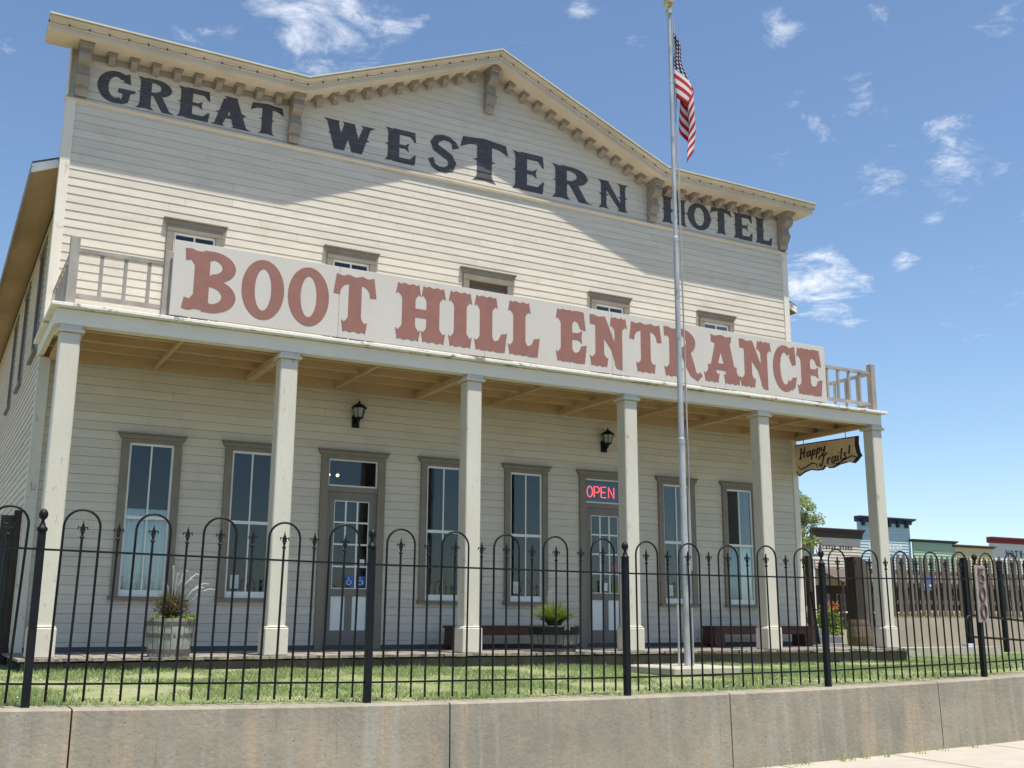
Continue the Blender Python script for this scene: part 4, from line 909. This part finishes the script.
MB().tube([(22, .3, .18), (16.9, .3, .52), (16.75, .3, .50), (16.68, .3, .40), (16.68, .3, .20), (16.75, .3, .12), (16.9, .3, .11), (22, .3, -.13)], .022, 8).build('pipe', 'iron', hr, smooth=True)
o = MB().box((16.2, -.1, -.2), (16.36, .05, .0)).build('utility_box', mat('pale_blue_box', (.45, .55, .68), .5)); tag(o, 'small pale blue box on the ground in front of the tan wall', 'box')
# timber gate and barrel by last column
gp = thing('gate_post', (15.03, 1.5, -.24), 'thick dark square timber post behind the brown barrel', 'post'); MB().box((-.12, -.12, 0), (.10, .12, 1.88)).build('timber', 'darkwood', gp, bevel=.01)
gp2 = thing('gate_post', (14.32, 2.0, -.24), 'dark brown leaning board post just beyond the hotel corner', 'post'); o = MB().box((-.05, -.05, .0), (.06, .05, 1.9)).build('timber', 'darkwood', gp2); MB().tube([(-.02, -.2, .2), (-.16, -.2, 1.2)], .03, 6).build('brace', 'iron', gp2)
sg = thing('slat_gate', (15.2, 1.55, -.24), 'narrow grey slat gate between the timber post and the last column', 'gate')
for q in range(3): MB().box((.0 + q * .13, 0, .1), (.10 + q * .13, .03, 1.80 + ru(-.04, .04))).build('slat', 'oldwood', sg)
MB().box((0, .03, .5), (.38, .06, .6)).box((0, .03, 1.3), (.38, .06, 1.4)).build('cross_rail', 'oldwood', sg)
b = thing('trash_barrel', (13.55, -.1, .0), 'brown wooden barrel with metal bands at the right end of the porch', 'barrel')
b.location = (13.34, -.15, -.13)
mb = MB(); n = 18
for q in range(n):
    a0, a1 = 2 * pi * q / n + .02, 2 * pi * (q + 1) / n - .02; vs = []
    for rr, z in ((.17, 0), (.2, .15), (.21, .27), (.2, .40), (.175, .56), (.15, .56)): vs += [(rr * cos(a0), rr * sin(a0), z), (rr * cos(a1), rr * sin(a1), z)]
    mb.add(vs, [(2 * i, 2 * i + 1, 2 * i + 3, 2 * i + 2) for i in range(5)])
mb.build('staves', 'barrelC', b)
for z, rr in ((.07, .188), (.48, .192)): MB().lathe([(rr - .01, z - .02), (rr + .003, z - .02), (rr + .003, z + .02), (rr - .01, z + .02)], n=20).build('band', 'hoop', b)
MB().lathe([(0, .5), (.155, .5), (.155, .53), (0, .53)], n=18).build('lid', 'darkwood', b)
# stone steps, rocks, shrub
ss = thing('stone_steps', (16.1, 4.0, -.24), 'grey stone steps behind the right end of the porch', 'steps')
for q in range(3): MB().box((-.2, q * .35, q * .16 - .02), (1.4, q * .35 + .4, q * .16 + .14)).build('step', mat('bluish_stone', (.20, .21, .225), .8, .2, 6) if q == 0 else bpy.data.materials['bluish_stone'], ss, bevel=.01)
def boulder(x, y, z, r, label):
    bm = bmesh.new(); bmesh.ops.create_icosphere(bm, subdivisions=3, radius=r)
    sd = ru(0, 50)
    for v in bm.verts: v.co *= 1 + .35 * mn.noise(v.co / r * 1.2 + Vector((sd, 0, 0))); v.co.z *= .7
    me = bpy.data.meshes.new('boulder'); bm.to_mesh(me); bm.free(); me.materials.append(M['rock']); o = bpy.data.objects.new('boulder', me); COL.objects.link(o); o.location = (x, y, z); tag(o, label, 'rock', 'pale rocks behind the steps'); return o
boulder(17.1, 5.4, .55, .32, 'large pale rock on top behind the stone steps'); boulder(17.5, 5.5, .25, .34, 'pale rock low behind the stone steps'); boulder(16.85, 5.2, .25, .32, 'pale rock nearest the hotel corner')
sh = thing('flower_shrub', (17.6, 4.9, -.1), 'yellow green shrub with orange flowers between the steps and barrel', 'shrub')
m = MB(); leaves(m, (0, 0, .38), (.45, .35, .48), 1900, .035); m.build('foliage', 'leafG', sh); m = MB(); leaves(m, (.05, -.15, .85), (.36, .2, .12), 90, .035); m.build('petals', 'petal', sh); MB().tube([(0, 0, 0), (0, 0, .4)], .02, 6).build('stem', 'bark', sh)

# ================================================================== street of false fronts behind
def fmat(name, c): return mat(name, c, .7, .08, 2, (.3, 1, 4), 0)
def front(x0, x1, top, name, m, cornm, label, ch=.45, co=.35, text=None, tm='ink', y=45., dent=False, tz=None):
    t = thing('false_front_building', (x0, y, -.3), label, 'building', 'false front shops across the back'); w = x1 - x0; T = top + .3
    mb = MB(); k = 0
    nb = int((T - 3.2) / .22)
    for q in range(nb):
        z0 = 3.2 + q * (T - 3.2) / nb; z1 = 3.2 + (q + 1) * (T - 3.2) / nb
        mb.add([(0, -.05, z0), (w, -.05, z0), (w, -.01, z1), (0, -.01, z1), (0, .1, z0), (w, .1, z0), (w, .1, z1), (0, .1, z1)], [(0, 1, 2, 3), (0, 4, 5, 1), (1, 5, 6, 2), (0, 3, 7, 4), (5, 4, 7, 6), (3, 2, 6, 7)])
    mb.build('upper_wall', m, t)
    MB().box((.05, .1, 0), (w - .05, 9, T - 1.4)).build('body', m, t)
    lw_ = MB(); lw_.box((.0, -.01, 0), (w, .1, 3.2)); lw_.build('shop_wall', 'darkwood', t)
    for q in range(3):
        xx = w * (.18 + .32 * q); o = MB().box((xx - .45, -.05, .8 if q != 1 else .2), (xx + .45, -.012, 2.6)).build('window' if q != 1 else 'door', 'taupe', t); MB().box((xx - .38, -.056, 1. if q != 1 else .9), (xx + .38, -.051, 2.5)).build('pane', bpy.data.materials['side_glass'], o)
    c = MB(); c.prism([(-co, T), (-co, T + .08), (.1, T + .08), (.1, T - ch), (-.06, T - ch), (-.10, T - ch * .4), (-co + .05, T - .03)], -.25, w + .25, 'x'); cc = c.build('cornice', cornm, t)
    if dent:
        for q in range(6): xx = w * (q + .5) / 6; MB().box((xx - .1, -.27, T - .62), (xx + .1, -.051, T - .1)).build('dentil', cornm, cc)
    r = MB(); r.add([(-.1, -2.6, 3.35), (w + .1, -2.6, 3.35), (w + .1, -.05, 4.35), (-.1, -.05, 4.35), (-.1, -2.6, 3.45), (w + .1, -2.6, 3.45), (w + .1, -.05, 4.45), (-.1, -.05, 4.45)], [(0, 1, 2, 3), (4, 5, 6, 7), (0, 1, 5, 4), (2, 3, 7, 6), (0, 3, 7, 4), (1, 2, 6, 5)]); r.build('veranda_roof', fmat('shingle_brown', (.115, .085, .07)), t)
    for q in range(3): xx = .1 + (w - .2) * q / 2; MB().box((xx - .07, -2.55, 0), (xx + .07, -2.41, 3.35)).build('veranda_post', 'darkwood', t)
    MB().box((0, -2.5, 1.2), (w, -2.45, 1.3)).build('veranda_rail', 'peel', t)
    if text:
        n = len(text); s = w * .66 / n; it = []
        for q, chh in enumerate(text):
            if chh != ' ': it.append((chh, w * .17 + q * s, w * .17 + q * s + s * .82, tz + .3, tz + .3 + s * .95))
        for t1 in it: build_paint(letters(GB, [t1], lambda z, zc: -.058), 'letter', tm, t, .004)
    return t
front(56.6, 61.3, 7.0, 'a', fmat('beige_boards', (.52, .47, .40)), fmat('dark_cornice', (.05, .04, .04)), 'beige false front shop with dark cornice beside the hotel', .6, .4, 'CITAR STORE', 'ink', tz=5.55)
front(61.4, 67.0, 8.1, 'b', fmat('light_blue_boards', (.40, .52, .58)), fmat('navy_cornice', (.03, .05, .09)), 'tall light blue false front shop with navy cornice behind the last column', .35, .55, 'L     LEAR', 'paper', dent=True, tz=5.75, y=45.2)
front(67.05, 71.75, 6.55, 'c', fmat('green_boards', (.33, .46, .33)), fmat('dark_green_cornice', (.03, .06, .07)), 'pale green false front shop right of the blue one', .12, .3)
front(71.8, 76.3, 6.3, 'd', fmat('yellow_boards', (.60, .52, .30)), fmat('brown_cornice', (.10, .08, .07)), 'yellow false front shop between the green and the white ones', .12, .3)
front(76.4, 87, 7.1, 'e', fmat('white_boards', (.58, .62, .58)), fmat('dark_red_cornice', (.20, .03, .05)), 'white false front shop with dark red cornice at the right edge', .4, .5, 'NOTICE HOTEL', 'oldwood', tz=5.6, y=45.2)
bw = thing('shop_sign', (55.9, 44, 0), 'dark sign with a white letter R on the roof beside the hotel', 'sign')
MB().box((-.6, 0, 4.9), (.45, .1, 6.1)).build('board', mat('teal_board', (.04, .09, .09), .6), bw); build_paint(letters(GB, [('R', -.35, .3, 5.05, 5.95)], lambda z, zc: -.004), 'letter', 'paper', bw, .004)
MB().box((-.7, -.2, 4.7), (1.0, .3, 4.85)).box((-.5, 0, -.3), (-.35, .1, 4.7)).box((.3, 0, -.3), (.45, .1, 4.7)).build('frame', 'peel', bw)
bsn = thing('banner_sign', (65.1, 42.2, 2.6), 'small blue board hanging from the blue shop veranda', 'sign'); MB().box((-.55, 0, 0), (.55, .05, 1.2)).build('board', mat('royal_blue_board', (.04, .12, .42), .6), bsn); MB().box((-.4, -.01, .3), (.4, -.003, .42)).build('stripe', 'paper', bsn)
# tree
def tree(x, y, z, h, r, label):
    t = thing('tree', (x, y, z), label, 'tree'); tr = MB()
    tr.tube([(0, 0, 0), (.1, .05, h * .25), (.05, 0, h * .5), (.1, 0, h * .75)], [.28, .22, .16, .08], 8); cr = MB(); cl = []
    for q in range(60):
        d = Vector((random.gauss(0, 1), random.gauss(0, 1), random.gauss(0, .9))).normalized() * (rnd() ** .4); c = (d.x * r, d.y * r, h * .64 + d.z * h * .32)
        cl.append(c); tr.tube([(.06, 0, h * ru(.3, .55)), (c[0] * .5, c[1] * .5, (c[2] + h * .4) / 2), c], [.06, .035, .012], 5)
    tr.build('trunk', 'bark', t)
    for c in cl: k = ru(.4, .75); leaves(cr, c, (k, k, k * .8), 300, .085)
    cr.build('crown', 'leafT', t)
tree(43.6, 34., -.3, 9.0, 2.0, 'leafy green tree rising behind the hotel corner')

# ================================================================== sky, sun, camera
w = bpy.data.worlds.new('World'); sc.world = w; w.use_nodes = True; nt = w.node_tree; L = nt.links.new
bg = nt.nodes['Background']; sky = nd(nt, 'ShaderNodeTexSky'); sky.sky_type = 'NISHITA'; sky.sun_disc = False
sun_v = Vector((.13, -.5, 1.71)).normalized(); el = math.asin(sun_v.z); az = math.atan2(sun_v.x, sun_v.y)
sky.sun_elevation = el; sky.sun_rotation = az; sky.altitude = 750; sky.air_density = 1.0; sky.dust_density = .6; sky.ozone_density = 1.6
BGS = .118
bg.inputs['Strength'].default_value = BGS
tc = nd(nt, 'ShaderNodeTexCoord'); N = nd(nt, 'ShaderNodeVectorMath', operation='NORMALIZE'); L(tc.outputs['Generated'], N.inputs[0])
sx = nd(nt, 'ShaderNodeSeparateXYZ'); L(N.outputs[0], sx.inputs[0])
def mth(op, a, b=None, clamp=False):
    n = nd(nt, 'ShaderNodeMath', operation=op, use_clamp=clamp)
    for i, v in enumerate((a, b)):
        if v is None: continue
        if isinstance(v, (int, float)): n.inputs[i].default_value = v
        else: L(v, n.inputs[i])
    return n.outputs[0]
# clouds on a flat layer: (x/z, y/z)
zz = mth('MAXIMUM', sx.outputs[2], .03); zz = mth('ADD', zz, .12)
cxy = nd(nt, 'ShaderNodeCombineXYZ'); L(mth('DIVIDE', sx.outputs[0], zz), cxy.inputs[0]); L(mth('DIVIDE', sx.outputs[1], zz), cxy.inputs[1])
n1 = nd(nt, 'ShaderNodeTexNoise', Scale=5.5, Detail=9., Roughness=.62, Distortion=.3); L(cxy.outputs[0], n1.inputs['Vector'])
# where the cloud patches stand: (direction, half-size in radians, weight)
from math import radians
CLOUDS = [((0.2605, 0.8180, 0.5128), 0.089, 1.05), ((0.2105, 0.8528, 0.4779), 0.056, 0.70), ((0.3099, 0.8118, 0.4949), 0.056, 0.80), ((0.1671, 0.8552, 0.4906), 0.028, 0.50), ((0.4400, 0.7191, 0.5379), 0.065, 0.50), ((0.4613, 0.7153, 0.5249), 0.021, 0.80), ((0.5065, 0.7029, 0.4994), 0.017, 0.70), ((0.6024, 0.6217, 0.5007), 0.030, 0.80), ((0.5457, 0.6588, 0.5179), 0.028, 0.50), ((0.6718, 0.6030, 0.4302), 0.028, 0.60), ((0.6493, 0.6344, 0.4194), 0.042, 0.60), ((0.6348, 0.6572, 0.4064), 0.019, 0.75), ((0.7020, 0.6018, 0.3807), 0.042, 0.65), ((0.7347, 0.5611, 0.3813), 0.047, 0.85), ((0.7447, 0.5212, 0.4168), 0.028, 0.50), ((0.6845, 0.6680, 0.2922), 0.045, 1.15), ((0.6665, 0.6869, 0.2899), 0.033, 1.00), ((0.7259, 0.6170, 0.3038), 0.018, 1.00), ((0.7363, 0.5862, 0.3380), 0.015, 0.85), ((0.7663, 0.5762, 0.2842), 0.026, 0.50), ((0.7225, 0.4976, 0.4800), 0.042, 0.70), ((0.6624, 0.5669, 0.4897), 0.028, 0.50), ((0.7556, 0.6072, 0.2458), 0.056, 0.30), ((-0.0221, 0.9207, 0.3896), 0.075, 0.60), ((0.8273, 0.4569, 0.3269), 0.112, 0.90), ((0.8319, 0.3742, 0.4098), 0.112, 0.90), ((-0.1215, 0.8860, 0.4475), 0.140, 0.90), ]
acc = None
for d, r, wt in CLOUDS:
    dn = nd(nt, 'ShaderNodeVectorMath', operation='DISTANCE'); L(N.outputs[0], dn.inputs[0]); dn.inputs[1].default_value = d
    mr = nd(nt, 'ShaderNodeMapRange', interpolation_type='SMOOTHSTEP'); mr.inputs[1].default_value = 0; mr.inputs[2].default_value = r * 1.5; mr.inputs[3].default_value = wt; mr.inputs[4].default_value = 0
    L(dn.outputs['Value'], mr.inputs[0]); acc = mr.outputs[0] if acc is None else mth('MAXIMUM', acc, mr.outputs[0])
n2 = nd(nt, 'ShaderNodeTexNoise', Scale=10., Detail=12., Roughness=.68, Distortion=.35)
L(cxy.outputs[0], n2.inputs['Vector'])
dens = mth('SUBTRACT', mth('ADD', mth('MULTIPLY', acc, .31), n2.outputs['Fac']), .66)
cf = nd(nt, 'ShaderNodeMapRange', interpolation_type='SMOOTHSTEP'); cf.inputs[1].default_value = .0; cf.inputs[2].default_value = .36; cf.inputs[4].default_value = .92; L(dens, cf.inputs[0])
# thin pale veil low in the sky
mixc = nd(nt, 'ShaderNodeMix', data_type='RGBA'); L(cf.outputs[0], mixc.inputs[0])
tint = nd(nt, 'ShaderNodeMix', data_type='RGBA', blend_type='MULTIPLY'); tint.inputs[0].default_value = 1.; L(sky.outputs[0], tint.inputs[6]); tint.inputs[7].default_value = (1.0, 1.055, 1.07, 1)
L(tint.outputs[2], mixc.inputs[6]); mixc.inputs[7].default_value = (6.6, 6.9, 7.4, 1)
L(mixc.outputs[2], bg.inputs['Color'])
sl_ = bpy.data.lights.new('sun', 'SUN'); sl_.energy = 4.8; sl_.angle = radians(.53); sl_.color = (1., .94, .84)
so = bpy.data.objects.new('sun', sl_); COL.objects.link(so); so.rotation_euler = sun_v.to_track_quat('Z', 'Y').to_euler()
cam = bpy.data.cameras.new('camera'); co = bpy.data.objects.new('camera', cam); COL.objects.link(co)
R_ = Vector((0.87643494, -0.4814945, 0.00498505)); U_ = Vector((-0.10718772, -0.18499336, 0.97687678)); F_ = Vector((0.46943859, 0.85670328, 0.21374494))
mw = Matrix(((R_.x, U_.x, -F_.x, -1.1943), (R_.y, U_.y, -F_.y, -14.0273), (R_.z, U_.z, -F_.z, .4235), (0, 0, 0, 1))); co.matrix_world = mw
cam.sensor_width = 36; cam.lens = 1069.722 / 1024 * 36; cam.clip_end = 3000; cam.clip_start = .05
sc.camera = co
sc.view_settings.view_transform = 'Standard'; sc.view_settings.look = 'None'; sc.view_settings.gamma = 1; sc.view_settings.exposure = .45
sc.cycles.use_denoising = True; sc.cycles.max_bounces = 8; sc.cycles.transparent_max_bounces = 12
sc.render.film_transparent = False
